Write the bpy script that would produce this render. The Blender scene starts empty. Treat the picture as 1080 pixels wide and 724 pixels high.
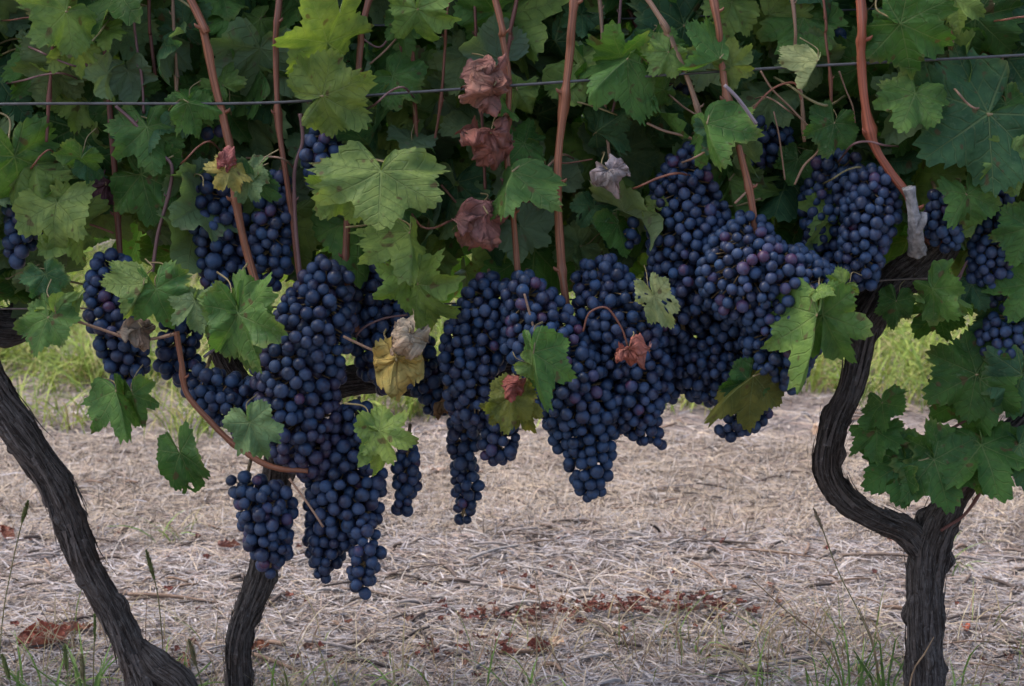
import bpy, math, random
import numpy as np
from mathutils import Vector, Matrix, noise

random.seed(7)
rng = np.random.default_rng(7)
scene = bpy.context.scene
R = math.radians

# ------------------------------------------------------------------ camera
PITCH = R(9.2)
CAM = Vector((0.0, -1.40, 0.61))
cam_data = bpy.data.cameras.new('camera')
cam_data.lens = 55.0
cam_data.sensor_width = 36.0
cam_data.clip_start = 0.02
cam_data.clip_end = 400.0
cam_data.dof.use_dof = True
cam_data.dof.focus_distance = 1.40
cam_data.dof.aperture_fstop = 14.0
cam = bpy.data.objects.new('camera', cam_data)
cam.location = CAM
cam.rotation_euler = (R(90) - PITCH, 0, 0)
scene.collection.objects.link(cam)
scene.camera = cam

# ------------------------------------------------------------------ overcast daylight
SUN_EL, SUN_AZ = R(60), R(285)          # azimuth clockwise from +Y: high, to the left and slightly beyond the row
world = bpy.data.worlds.new("World")
scene.world = world
world.use_nodes = True
wn = world.node_tree.nodes
wl = world.node_tree.links
wn.clear()
w_out = wn.new('ShaderNodeOutputWorld')
w_bg = wn.new('ShaderNodeBackground')
w_sky = wn.new('ShaderNodeTexSky')
w_sky.sky_type = 'NISHITA'
w_sky.sun_disc = False
w_sky.sun_elevation = SUN_EL
w_sky.sun_rotation = SUN_AZ
w_sky.dust_density = 4.0
w_sky.air_density = 1.0
w_bg.inputs['Strength'].default_value = 0.15
wl.new(w_sky.outputs[0], w_bg.inputs[0])
wl.new(w_bg.outputs[0], w_out.inputs[0])

sun_data = bpy.data.lights.new('sun', 'SUN')
sun_data.energy = 1.0
sun_data.angle = R(35)
sun_data.color = (1.0, 0.95, 0.88)
sun = bpy.data.objects.new('sun', sun_data)
sdir = Vector((math.sin(SUN_AZ) * math.cos(SUN_EL), math.cos(SUN_AZ) * math.cos(SUN_EL), math.sin(SUN_EL)))
sun.rotation_euler = (-sdir).to_track_quat('-Z', 'Y').to_euler()
sun.location = sdir * 20
scene.collection.objects.link(sun)

scene.view_settings.view_transform = 'Standard'
scene.view_settings.look = 'None'
scene.view_settings.gamma = 1.0
scene.view_settings.use_curve_mapping = False
scene.view_settings.exposure = 1.40
scene.cycles.max_bounces = 6
scene.cycles.use_denoising = True

# ------------------------------------------------------------------ helpers
F_PX = 1650.0
FWD = Vector((0, math.cos(PITCH), -math.sin(PITCH)))
UP = Vector((0, math.sin(PITCH), math.cos(PITCH)))
RIGHT = Vector((1, 0, 0))

def at(px, py, Y):
    """the point of the vertical plane at depth Y which the photograph shows at (px, py)"""
    d = RIGHT * ((px - 540) / F_PX) + UP * (-(py - 362) / F_PX) + FWD
    return CAM + d * ((Y - CAM.y) / d.y)

def on_ground(px, py, z=0.0):
    d = RIGHT * ((px - 540) / F_PX) + UP * (-(py - 362) / F_PX) + FWD
    return CAM + d * ((z - CAM.z) / d.z)

def mpp(Y):
    return (Y - CAM.y) / F_PX

def link(o):
    scene.collection.objects.link(o)
    return o

def thing(name, label, cat, loc=(0, 0, 0), group=None):
    o = bpy.data.objects.new(name, None)
    o.empty_display_size = 0.02
    o.location = loc
    o['label'] = label
    o['category'] = cat
    if group:
        o['group'] = group
    return link(o)

def tag(o, label, cat, group=None, kind=None):
    o['label'] = label
    o['category'] = cat
    if group:
        o['group'] = group
    if kind:
        o['kind'] = kind
    return o

def put(name, mesh, parent=None, matrix=None, label=None, color=None):
    o = bpy.data.objects.new(name, mesh)
    if parent is not None:
        o.parent = parent
    if matrix is not None:
        m = matrix.copy()
        if parent is not None:
            m.translation = m.translation - parent.location
        o.matrix_basis = m
    elif parent is not None:
        o.location = -Vector(parent.location)
    if label:
        o['label'] = label
    if color:
        o.color = (color[0], color[1], color[2], 1)
    return link(o)

def new_mesh(name, verts, faces, mats=(), smooth=True, face_mats=None, vattr=None, cattr=None, uvs=None):
    me = bpy.data.meshes.new(name)
    me.from_pydata([tuple(v) for v in verts], [], [tuple(f) for f in faces])
    for m in mats:
        me.materials.append(m)
    if smooth:
        me.polygons.foreach_set('use_smooth', [True] * len(me.polygons))
    if face_mats is not None:
        me.polygons.foreach_set('material_index', list(face_mats))
    if vattr is not None:
        a = me.attributes.new('grain', 'FLOAT_VECTOR', 'POINT')
        a.data.foreach_set('vector', np.asarray(vattr, dtype=np.float32).ravel())
    if cattr is not None:
        a = me.attributes.new('tint', 'FLOAT_COLOR', 'POINT')
        c = np.asarray(cattr, dtype=np.float32)
        if c.shape[1] == 3:
            c = np.concatenate([c, np.ones((len(c), 1), np.float32)], 1)
        a.data.foreach_set('color', c.ravel())
    if uvs:
        for nm, arr in uvs:
            l = me.uv_layers.new(name=nm)
            l.data.foreach_set('uv', np.asarray(arr, dtype=np.float32).ravel())
    me.update()
    return me

def spline(pts, rad, step):
    """Catmull-Rom through the points; returns evenly stepped points and radii"""
    P = [np.array(p, float) for p in pts]
    P = [2 * P[0] - P[1]] + P + [2 * P[-1] - P[-2]]
    Rr = [rad[0]] + list(rad) + [rad[-1]]
    out, ro = [], []
    for i in range(1, len(P) - 2):
        p0, p1, p2, p3 = P[i - 1:i + 3]
        n = max(2, int(np.linalg.norm(p2 - p1) / step) + 1)
        for k in range(n):
            t = k / n
            out.append(0.5 * ((2 * p1) + (-p0 + p2) * t + (2 * p0 - 5 * p1 + 4 * p2 - p3) * t * t + (-p0 + 3 * p1 - 3 * p2 + p3) * t ** 3))
            s = t * t * (3 - 2 * t)
            ro.append(Rr[i] * (1 - s) + Rr[i + 1] * s)
    out.append(P[-2])
    ro.append(Rr[-2])
    return np.array(out), np.array(ro)

def frames(p):
    t = np.gradient(p, axis=0)
    t /= np.linalg.norm(t, axis=1)[:, None] + 1e-12
    ref = np.array([0.3, 1.0, 0.2])
    n = ref - t[0] * ref.dot(t[0])
    n /= np.linalg.norm(n)
    N = []
    for k in range(len(p)):
        n = n - t[k] * n.dot(t[k])
        n /= np.linalg.norm(n) + 1e-12
        N.append(n.copy())
    N = np.array(N)
    return t, N, np.cross(t, N)

class MB:
    """collects tubes and blades into one mesh"""
    def __init__(self):
        self.v, self.f, self.g, self.m = [], [], [], []

    def tube(self, pts, rad, seg=8, step=0.006, ridge=0.0, twist=0.0, seed=0.0, mat=0, nodes=0.0, smooth_spline=True, cap=True):
        if smooth_spline:
            p, r = spline(pts, rad, step)
        else:
            p, r = np.array([tuple(q) for q in pts], float), np.array(rad, float)
        t, N, B = frames(p)
        s = np.concatenate([[0], np.cumsum(np.linalg.norm(np.diff(p, axis=0), axis=1))])
        if nodes:
            ph = (s / nodes + seed) % 1.0
            d = np.minimum(ph, 1 - ph) * nodes
            r = r * (1 + 0.26 * np.exp(-(d / 0.0045) ** 2))
        base = len(self.v)
        for k in range(len(p)):
            for j in range(seg):
                a = 2 * math.pi * j / seg
                rr = r[k]
                if ridge:
                    aa = a + twist * s[k] + 0.55 * noise.noise(Vector((math.cos(a) * .8, math.sin(a) * .8, s[k] * 13 + seed)))
                    q = Vector((math.cos(aa) * 3.2 + seed, math.sin(aa) * 3.2, s[k] * 26 + seed))
                    q2 = Vector((math.cos(aa) * 7.5, math.sin(aa) * 7.5 + seed, s[k] * 65))
                    q3 = Vector((math.cos(a) * 0.9, math.sin(a) * 0.9, s[k] * 24 + seed))
                    d = 0.55 * (0.5 - abs(noise.noise(q)) * 1.6) + 0.45 * (0.4 - abs(noise.noise(q2)) * 1.5)
                    rr = rr * (1 + ridge * d * (0.7 + 0.9 * abs(noise.noise(q3 * 1.7))) + 0.30 * noise.noise(q3) + 0.9 * max(0.0, noise.noise(q3 * 1.9) - 0.33))
                v = p[k] + (N[k] * math.cos(a) + B[k] * math.sin(a)) * rr
                self.v.append(v)
                self.g.append((math.cos(a + twist * s[k]) * 1.0 + seed, math.sin(a + twist * s[k]), s[k] * 10))
        for k in range(len(p) - 1):
            for j in range(seg):
                j2 = (j + 1) % seg
                self.f.append((base + k * seg + j, base + k * seg + j2, base + (k + 1) * seg + j2, base + (k + 1) * seg + j))
                self.m.append(mat)
        if cap:
            self.f.append(tuple(base + j for j in reversed(range(seg))))
            self.f.append(tuple(base + (len(p) - 1) * seg + j for j in range(seg)))
            self.m += [mat, mat]
        return p, r, t, N, B

    def blade(self, pts, widths, side, mat=0):
        base = len(self.v)
        for q, w in zip(pts, widths):
            q = np.array(q, float)
            self.v.append(q - np.array(side) * w / 2)
            self.v.append(q + np.array(side) * w / 2)
            self.g += [(0, 0, 0)] * 2
        for k in range(len(pts) - 1):
            b = base + 2 * k
            self.f.append((b, b + 1, b + 3, b + 2))
            self.m.append(mat)

    def ball(self, c, r, mat=0, n=6, sc=(1, 1, 1)):
        base = len(self.v)
        m = n // 2 + 1
        for i in range(m + 1):
            th = math.pi * i / m
            for j in range(n):
                a = 2 * math.pi * j / n
                self.v.append(np.array((c[0] + r * sc[0] * math.sin(th) * math.cos(a), c[1] + r * sc[1] * math.sin(th) * math.sin(a), c[2] + r * sc[2] * math.cos(th))))
                self.g.append((math.cos(a), math.sin(a), th))
        for i in range(m):
            for j in range(n):
                self.f.append((base + i * n + j, base + (i + 1) * n + j, base + (i + 1) * n + (j + 1) % n, base + i * n + (j + 1) % n))
                self.m.append(mat)

    def build(self, name, mats, smooth=True):
        return new_mesh(name, self.v, self.f, mats, smooth, self.m, vattr=self.g)

# ------------------------------------------------------------------ materials
class NT:
    def __init__(self, name):
        self.mat = bpy.data.materials.new(name)
        self.mat.use_nodes = True
        self.n = self.mat.node_tree.nodes
        self.l = self.mat.node_tree.links
        self.n.clear()
        self.out = self.n.new('ShaderNodeOutputMaterial')

    def node(self, kind, **kw):
        nd = self.n.new(kind)
        for k, v in kw.items():
            setattr(nd, k, v)
        return nd

    def set(self, sock, v):
        if hasattr(v, 'is_linked') or isinstance(v, bpy.types.NodeSocket):
            self.l.new(v, sock)
        else:
            if isinstance(v, (tuple, list)) and len(v) == 3 and sock.type == 'RGBA':
                v = (*v, 1)
            sock.default_value = v

    def math(self, op, a, b=0.0, c=None):
        nd = self.node('ShaderNodeMath', operation=op)
        self.set(nd.inputs[0], a)
        self.set(nd.inputs[1], b)
        if c is not None:
            self.set(nd.inputs[2], c)
        return nd.outputs[0]

    def mix(self, fac, a, b, mode='MIX'):
        nd = self.node('ShaderNodeMix', data_type='RGBA', blend_type=mode)
        self.set(nd.inputs[0], fac)
        self.set(nd.inputs[6], a)
        self.set(nd.inputs[7], b)
        return nd.outputs[2]

    def noise(self, vec, scale, detail=3.0, rough=0.55, out=0):
        nd = self.node('ShaderNodeTexNoise')
        if vec is not None:
            self.l.new(vec, nd.inputs['Vector'])
        nd.inputs['Scale'].default_value = scale
        nd.inputs['Detail'].default_value = detail
        nd.inputs['Roughness'].default_value = rough
        return nd.outputs[out]

    def ramp(self, fac, lo, hi, a=0.0, b=1.0):
        nd = self.node('ShaderNodeMapRange', interpolation_type='SMOOTHSTEP')
        self.set(nd.inputs[0], fac)
        self.set(nd.inputs[1], lo)
        self.set(nd.inputs[2], hi)
        self.set(nd.inputs[3], a)
        self.set(nd.inputs[4], b)
        return nd.outputs[0]

    def bump(self, h, strength, dist):
        nd = self.node('ShaderNodeBump')
        nd.inputs['Strength'].default_value = strength
        nd.inputs['Distance'].default_value = dist
        self.l.new(h, nd.inputs['Height'])
        return nd.outputs[0]

    def principled(self, color, rough, spec=0.4, normal=None):
        nd = self.node('ShaderNodeBsdfPrincipled')
        self.set(nd.inputs['Base Color'], color)
        self.set(nd.inputs['Roughness'], rough)
        nd.inputs['Specular IOR Level'].default_value = spec
        if normal is not None:
            self.l.new(normal, nd.inputs['Normal'])
        return nd.outputs[0]

    def done(self, shader):
        self.l.new(shader, self.out.inputs[0])
        return self.mat

def leaf_material(name, use_tint, dry=False):
    t = NT(name)
    if use_tint:
        base = t.node('ShaderNodeAttribute', attribute_name='tint').outputs['Color']
        rnd = 0.5
    else:
        oi = t.node('ShaderNodeObjectInfo')
        base = oi.outputs['Color']
    tc = t.node('ShaderNodeTexCoord').outputs['Object']
    geo = t.node('ShaderNodeNewGeometry')
    pos = geo.outputs['Position']
    uv = t.node('ShaderNodeUVMap', uv_map='vein')
    sp = t.node('ShaderNodeSeparateXYZ')
    t.l.new(uv.outputs[0], sp.inputs[0])
    u, v = sp.outputs[0], sp.outputs[1]
    av = t.math('ABSOLUTE', v)
    uv2 = t.node('ShaderNodeUVMap', uv_map='rim')
    sp2 = t.node('ShaderNodeSeparateXYZ')
    t.l.new(uv2.outputs[0], sp2.inputs[0])
    rim = sp2.outputs[0]
    wid = t.ramp(u, 0.0, 1.0, 0.018, 0.005)
    mainv = t.math('SUBTRACT', 1.0, t.ramp(av, t.math('MULTIPLY', wid, 0.4), wid))
    q = t.math('DIVIDE', t.math('SUBTRACT', u, t.math('MULTIPLY', av, 0.8)), 0.16)
    d = t.math('ABSOLUTE', t.math('SUBTRACT', t.math('FRACT', q), 0.5))
    sec = t.math('MULTIPLY', t.math('SUBTRACT', 1.0, t.ramp(d, 0.02, 0.10)), 0.5)
    vein = t.math('MAXIMUM', mainv, sec)
    n1 = t.noise(pos, 55.0, 4.0, 0.6)
    n2 = t.noise(pos, 300.0, 2.0)
    n3 = t.noise(pos, 22.0, 2.0)
    c = t.mix(t.ramp(n1, 0.32, 0.68), t.mix(1.0, base, (0.66, 0.74, 0.72), 'MULTIPLY'), t.mix(1.0, base, (1.35, 1.25, 1.15), 'MULTIPLY'))
    c = t.mix(t.math('MULTIPLY', t.ramp(n2, 0.55, 0.75), t.ramp(n3, 0.4, 0.65, 0.05, 0.3)), c, (0.22, 0.26, 0.16))
    if not dry:
        c = t.mix(t.math('MULTIPLY', vein, 0.27), c, (0.26, 0.31, 0.13))
        # yellowing and brown specks that start from the margin
        e = t.math('MULTIPLY', t.ramp(rim, 0.80, 1.0), t.ramp(n3, 0.52, 0.66))
        c = t.mix(t.math('MULTIPLY', e, 0.4), c, (0.20, 0.22, 0.06))
        sk = t.ramp(t.noise(pos, 95.0, 1.0), 0.66, 0.73)
        c = t.mix(t.math('MULTIPLY', sk, 0.7), c, (0.10, 0.055, 0.03))
        under = t.mix(0.55, t.mix(1.0, c, (1.3, 1.25, 1.5), 'MULTIPLY'), (0.15, 0.19, 0.125))
    else:
        c = t.mix(t.math('MULTIPLY', vein, 0.5), c, t.mix(1.0, base, (0.5, 0.45, 0.45), 'MULTIPLY'))
        c = t.mix(t.math('MULTIPLY', t.ramp(n3, 0.45, 0.7), 0.5), c, t.mix(1.0, base, (1.3, 1.5, 1.6), 'MULTIPLY'))
        under = t.mix(0.3, c, (0.30, 0.22, 0.19))
    col = t.mix(geo.outputs['Backfacing'], c, under)
    h = t.math('ADD', t.math('MULTIPLY', vein, -1.0), t.math('MULTIPLY', n1, 0.8))
    h = t.math('ADD', h, t.math('MULTIPLY', n2, 0.25))
    h = t.math('ADD', h, t.math('MULTIPLY', t.noise(pos, 130.0, 3.0), 0.9))
    nrm = t.bump(h, 0.75, 0.0022)
    pr = t.principled(col, 0.62 if dry else t.ramp(n1, 0.3, 0.7, 0.48, 0.66), 0.2 if dry else 0.17, nrm)
    tr = t.node('ShaderNodeBsdfTranslucent')
    t.set(tr.inputs[0], t.mix(1.0, col, (1.75, 1.85, 0.7) if not dry else (1.3, 1.0, 0.8), 'MULTIPLY'))
    ms = t.node('ShaderNodeMixShader')
    ms.inputs[0].default_value = 0.12 if dry else 0.34
    t.l.new(pr, ms.inputs[1])
    t.l.new(tr.outputs[0], ms.inputs[2])
    return t.done(ms.outputs[0])

M_LEAF = leaf_material('vine leaf', False)
M_LEAFT = leaf_material('vine foliage', True)
M_DRY = leaf_material('dry leaf', False, True)
M_DRYT = leaf_material('dry leaf litter', True, True)

def bark_material():
    t = NT('vine bark')
    g = t.node('ShaderNodeAttribute', attribute_name='grain').outputs['Vector']
    mp = t.node('ShaderNodeMapping')
    mp.inputs['Scale'].default_value = (1, 1, 0.42)
    t.l.new(g, mp.inputs[0])
    a = t.noise(mp.outputs[0], 6.0, 5.0, 0.65)
    b = t.noise(mp.outputs[0], 17.0, 4.0, 0.7)
    pos = t.node('ShaderNodeNewGeometry').outputs['Position']
    n3 = t.noise(pos, 14.0, 3.0)
    c = t.mix(t.ramp(a, 0.35, 0.65), (0.036, 0.028, 0.025), (0.140, 0.118, 0.108))
    c = t.mix(t.ramp(b, 0.52, 0.72), c, (0.24, 0.215, 0.205))
    c = t.mix(t.math('MULTIPLY', t.ramp(n3, 0.5, 0.75), 0.6), c, (0.085, 0.052, 0.036))
    mp2 = t.node('ShaderNodeMapping')
    mp2.inputs['Scale'].default_value = (1, 1, 0.8)
    t.l.new(g, mp2.inputs[0])
    vo = t.node('ShaderNodeTexVoronoi', feature='DISTANCE_TO_EDGE')
    vo.inputs['Scale'].default_value = 5.0
    t.l.new(mp2.outputs[0], vo.inputs['Vector'])
    crack = t.ramp(vo.outputs[0], 0.0, 0.09)
    chips = t.noise(pos, 190.0, 3.0, 0.7)
    c = t.mix(t.math('MULTIPLY', t.ramp(chips, 0.55, 0.72), 0.55), c, (0.21, 0.195, 0.185))
    c = t.mix(t.math('MULTIPLY', t.ramp(chips, 0.46, 0.30), 0.6), c, (0.040, 0.028, 0.022))
    h = t.math('ADD', a, t.math('MULTIPLY', b, 0.6))
    h = t.math('ADD', h, t.math('MULTIPLY', crack, 0.35))
    h = t.math('ADD', h, t.math('MULTIPLY', chips, 0.4))
    return t.done(t.principled(c, 0.9, 0.12, t.bump(h, 1.0, 0.006)))

def cane_material(name='cane bark'):
    t = NT(name)
    base = t.node('ShaderNodeObjectInfo').outputs['Color']
    g = t.node('ShaderNodeAttribute', attribute_name='grain').outputs['Vector']
    mp = t.node('ShaderNodeMapping')
    mp.inputs['Scale'].default_value = (1, 1, 0.35)
    t.l.new(g, mp.inputs[0])
    a = t.noise(mp.outputs[0], 3.0, 4.0, 0.6)
    b = t.noise(g, 3.0, 2.0)
    c = t.mix(t.ramp(a, 0.35, 0.7), t.mix(1.0, base, (0.55, 0.5, 0.5), 'MULTIPLY'), t.mix(1.0, base, (1.3, 1.25, 1.25), 'MULTIPLY'))
    c = t.mix(t.math('MULTIPLY', t.ramp(b, 0.55, 0.75), 0.5), c, (0.22, 0.15, 0.11))
    return t.done(t.principled(c, 0.5, 0.4, t.bump(a, 0.4, 0.001)))

def berry_material(name, red):
    t = NT(name)
    oi = t.node('ShaderNodeObjectInfo')
    rnd = oi.outputs['Random']
    tc = t.node('ShaderNodeNewGeometry').outputs['Position']
    a = t.noise(tc, 90.0, 4.0, 0.65)
    b = t.noise(tc, 420.0, 2.0)
    skin = t.mix(t.ramp(rnd, 0.0, 1.0), (0.008, 0.010, 0.022), (0.022, 0.014, 0.030))
    skin = t.mix(t.ramp(rnd, red, red + 0.03), skin, (0.075, 0.020, 0.045))
    bloom = t.mix(t.ramp(t.math('FRACT', t.math('MULTIPLY', rnd, 7.3)), 0, 1), (0.022, 0.058, 0.132), (0.042, 0.072, 0.145))
    amt = t.math('MULTIPLY', t.ramp(a, 0.28, 0.64, 0.08, 1.0), t.math('ADD', 0.55, t.math('MULTIPLY', t.math('FRACT', t.math('MULTIPLY', rnd, 13.7)), 0.45)))
    c = t.mix(amt, skin, bloom)
    c = t.mix(t.math('MULTIPLY', t.ramp(b, 0.62, 0.8), 0.4), c, (0.018, 0.016, 0.03))
    return t.done(t.principled(c, t.ramp(amt, 0.1, 0.9, 0.34, 0.62), 0.34, t.bump(a, 0.15, 0.0015)))

def plain(name, col, rough=0.6, spec=0.3, var=0.25, scale=60.0, metal=0.0):
    t = NT(name)
    pos = t.node('ShaderNodeNewGeometry').outputs['Position']
    a = t.noise(pos, scale, 3.0)
    c = t.mix(t.ramp(a, 0.3, 0.7), tuple(x * (1 - var) for x in col), tuple(x * (1 + var) for x in col))
    return t.done(t.principled(c, rough, spec, t.bump(a, 0.25, 0.001)))

def tint_material(name, rough=0.75, trans=0.0):
    t = NT(name)
    base = t.node('ShaderNodeAttribute', attribute_name='tint').outputs['Color']
    pos = t.node('ShaderNodeNewGeometry').outputs['Position']
    a = t.noise(pos, 130.0, 2.0)
    c = t.mix(t.ramp(a, 0.3, 0.7), t.mix(1.0, base, (0.75, 0.75, 0.75), 'MULTIPLY'), t.mix(1.0, base, (1.2, 1.2, 1.2), 'MULTIPLY'))
    pr = t.principled(c, rough, 0.2)
    if trans:
        tr = t.node('ShaderNodeBsdfTranslucent')
        t.set(tr.inputs[0], c)
        ms = t.node('ShaderNodeMixShader')
        ms.inputs[0].default_value = trans
        t.l.new(pr, ms.inputs[1])
        t.l.new(tr.outputs[0], ms.inputs[2])
        pr = ms.outputs[0]
    return t.done(pr)

def ground_material():
    t = NT('dry vineyard soil')
    pos = t.node('ShaderNodeNewGeometry').outputs['Position']
    a = t.noise(pos, 3.0, 5.0, 0.6)
    b = t.noise(pos, 40.0, 5.0, 0.7)
    d = t.noise(pos, 170.0, 3.0, 0.7)
    c = t.mix(t.ramp(a, 0.35, 0.65), (0.16, 0.132, 0.122), (0.23, 0.195, 0.182))
    c = t.mix(t.ramp(b, 0.45, 0.7), c, (0.27, 0.232, 0.215))
    c = t.mix(t.math('MULTIPLY', t.ramp(d, 0.5, 0.7), 0.55), c, (0.10, 0.080, 0.076))
    h = t.math('ADD', b, t.math('MULTIPLY', d, 0.5))
    return t.done(t.principled(c, 0.95, 0.1, t.bump(h, 0.8, 0.012)))

M_BARK = bark_material()
M_CANE = cane_material()
M_PET = plain('petiole', (0.22, 0.17, 0.08), 0.5, 0.35, 0.3, 40)
M_BERRY = berry_material('grape skin', 0.95)
M_BERRYP = berry_material('grape skin purplish', 0.80)
M_STEM = plain('bunch stem', (0.20, 0.135, 0.065), 0.6, 0.3, 0.35, 120)
M_WIRE = plain('trellis wire', (0.055, 0.056, 0.06), 0.45, 0.5, 0.3, 150)
M_WIRER = plain('rusty wire', (0.13, 0.10, 0.085), 0.7, 0.3, 0.3, 150)
M_SOIL = ground_material()
M_STRAW = tint_material('straw', 0.8)
M_GRASS = tint_material('grass blades', 0.6, 0.25)

# ------------------------------------------------------------------ ground: one sheet to the horizon
fine = 0.045
xs = np.concatenate([[-90, -50, -25, -12, -7, -4.5], np.arange(-3.2, 3.21, fine), [4.5, 7, 12, 25, 50, 90]])
ys = np.concatenate([[-40, -15, -6, -3], np.arange(-1.9, 4.6, fine), [5.5, 7, 10, 16, 30, 60, 110, 180]])
gv = []
for y in ys:
    for x in xs:
        z = 0.016 * noise.noise(Vector((x * 2.1, y * 2.1, 0))) + 0.010 * noise.noise(Vector((x * 7, y * 7, 3)))
        gv.append((x, y, z))
nx = len(xs)
gf = [(j * nx + i, j * nx + i + 1, (j + 1) * nx + i + 1, (j + 1) * nx + i) for j in range(len(ys) - 1) for i in range(nx - 1)]
ground = put('ground', new_mesh('ground', gv, gf, [M_SOIL]))
ground['kind'] = 'structure'

def gz(x, y):
    return 0.016 * noise.noise(Vector((x * 2.1, y * 2.1, 0))) + 0.010 * noise.noise(Vector((x * 7, y * 7, 3)))

def blades(n, xy, length, width, tilt, col, bend=0.0, lift=0.0, seg=2):
    """n thin blades in one mesh: xy (n,2), length/width/tilt (n), col (n,3)"""
    ph = rng.uniform(0, 2 * math.pi, n)
    dirs = np.stack([np.cos(ph), np.sin(ph)], 1)
    side = np.stack([-np.sin(ph), np.cos(ph), np.zeros(n)], 1)
    rollv = rng.normal(0, 0.5, n)
    side[:, 2] = np.sin(rollv)
    z0 = np.array([gz(x, y) for x, y in xy]) + lift
    V = []
    for k in range(seg + 1):
        s = k / seg
        e = tilt - bend * s
        d = length * s
        p = np.stack([xy[:, 0] + dirs[:, 0] * d * np.cos(e), xy[:, 1] + dirs[:, 1] * d * np.cos(e), z0 + d * np.sin(np.maximum(e, 0.0))], 1)
        w = width * (1.0 - 0.75 * s * (s > 0.6)) * 0.5
        V.append(p - side * w[:, None])
        V.append(p + side * w[:, None])
    V = np.stack(V, 1)                               # n, 2(seg+1), 3
    m = 2 * (seg + 1)
    base = (np.arange(n) * m)[:, None, None]
    F = np.array([[2 * k, 2 * k + 1, 2 * k + 3, 2 * k + 2] for k in range(seg)])[None] + base
    C = np.repeat(col, m, axis=0)
    return V.reshape(-1, 3), F.reshape(-1, 4), C

def merge(parts):
    V, F, C, o = [], [], [], 0
    for v, f, c in parts:
        V.append(v)
        F.append(f + o)
        C.append(c)
        o += len(v)
    return np.concatenate(V), np.concatenate(F), np.concatenate(C)

def palette(n, cols, w):
    c = np.array(cols)[rng.choice(len(cols), n, p=np.array(w) / sum(w))]
    return c * rng.uniform(0.80, 1.18, (n, 1))

def field(n, y0, y1, margin=0.15, wide=None):
    y = rng.uniform(y0, y1, n)
    half = (0.33 * (y + 1.4) + margin) if wide is None else np.full(n, wide)
    x = rng.uniform(-1, 1, n) * half
    return np.stack([x, y], 1)

STRAW = [(0.365, 0.295, 0.225), (0.335, 0.272, 0.218), (0.365, 0.325, 0.300), (0.28, 0.212, 0.178), (0.20, 0.150, 0.132)]
GREY = [(0.345, 0.318, 0.328), (0.285, 0.260, 0.268), (0.38, 0.35, 0.352), (0.225, 0.185, 0.182), (0.275, 0.215, 0.190)]
# lying straw and bleached mulch
parts = []
def straw(n, y0, y1, pal, wts, lmin, lmax, wmin, wmax, tilt, margin=0.15, wide=None, bend=0.2, lift=0.004):
    xy = field(n, y0, y1, margin, wide)
    parts.append(blades(n, xy, rng.uniform(lmin, lmax, n), rng.uniform(wmin, wmax, n), np.abs(rng.normal(0.04, tilt, n)), palette(n, pal, wts), bend, lift))
straw(20000, 0.72, 1.30, STRAW, [4, 4, 4, 2, 1], 0.02, 0.075, 0.0007, 0.0019, 0.16)
straw(22000, 0.66, 1.26, STRAW, [5, 4, 4, 1, 0.5], 0.015, 0.045, 0.0005, 0.0012, 0.60)
straw(26000, 0.02, 0.80, GREY, [4, 4, 3, 2, 2], 0.010, 0.042, 0.0007, 0.0022, 0.12, bend=0.06)
straw(20000, 0.02, 0.80, STRAW, [2, 3, 4, 3, 2], 0.015, 0.06, 0.0005, 0.0012, 0.25)
straw(5000, 1.30, 2.2, STRAW, [2, 3, 2, 3, 3], 0.02, 0.09, 0.001, 0.003, 0.15)
straw(9000, -1.2, 0.05, STRAW + GREY, [3, 3, 2, 2, 1, 3, 3, 2, 1, 1], 0.02, 0.09, 0.001, 0.004, 0.12, wide=1.5)
straw(26000, 0.0, 3.4, STRAW + GREY, [4, 4, 2, 2, 1, 2, 2, 2, 1, 1], 0.015, 0.07, 0.0008, 0.0024, 0.2, wide=2.3)
v, f, c = merge(parts)
o = put('straw_litter', new_mesh('straw_litter', v, f, [M_STRAW], False, cattr=c))
tag(o, 'pale dry straw and bleached mulch covering the ground under the vines', 'straw', kind='stuff')

# wood chips and broken twigs
mb = MB()
cols = []
for i in range(440):
    y = random.uniform(0.0, 1.5) if i % 3 else random.uniform(0.15, 0.7)
    x = random.uniform(-1, 1) * (0.33 * (y + 1.4) + 0.15)
    L = random.uniform(0.015, 0.06) * (1.9 if random.random() < 0.22 else 1)
    r = random.uniform(0.0010, 0.0027)
    a = random.gauss(0, 0.6) if random.random() < 0.6 else random.uniform(0, math.pi)
    z = gz(x, y) + 0.006
    n0 = len(mb.v)
    dx, dy = math.cos(a) * L / 2, math.sin(a) * L / 2
    e = random.gauss(0, 0.004)
    mb.tube([(x - dx, y - dy, z + e), (x + random.gauss(0, .002), y + random.gauss(0, .002), z + 0.003), (x + dx, y + dy, z - e)], [r, r * 1.05, r * 0.8], seg=5, step=0.012)
    cc = random.choice([(0.10, 0.075, 0.066), (0.16, 0.12, 0.10), (0.24, 0.21, 0.205), (0.07, 0.055, 0.05), (0.31, 0.28, 0.27), (0.18, 0.12, 0.09)])
    cols += [cc] * (len(mb.v) - n0)
o = put('twig_litter', new_mesh('twig_litter', mb.v, mb.f, [M_STRAW], True, cattr=cols))
tag(o, 'broken brown and grey twigs strewn through the straw', 'twigs', kind='stuff')

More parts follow.
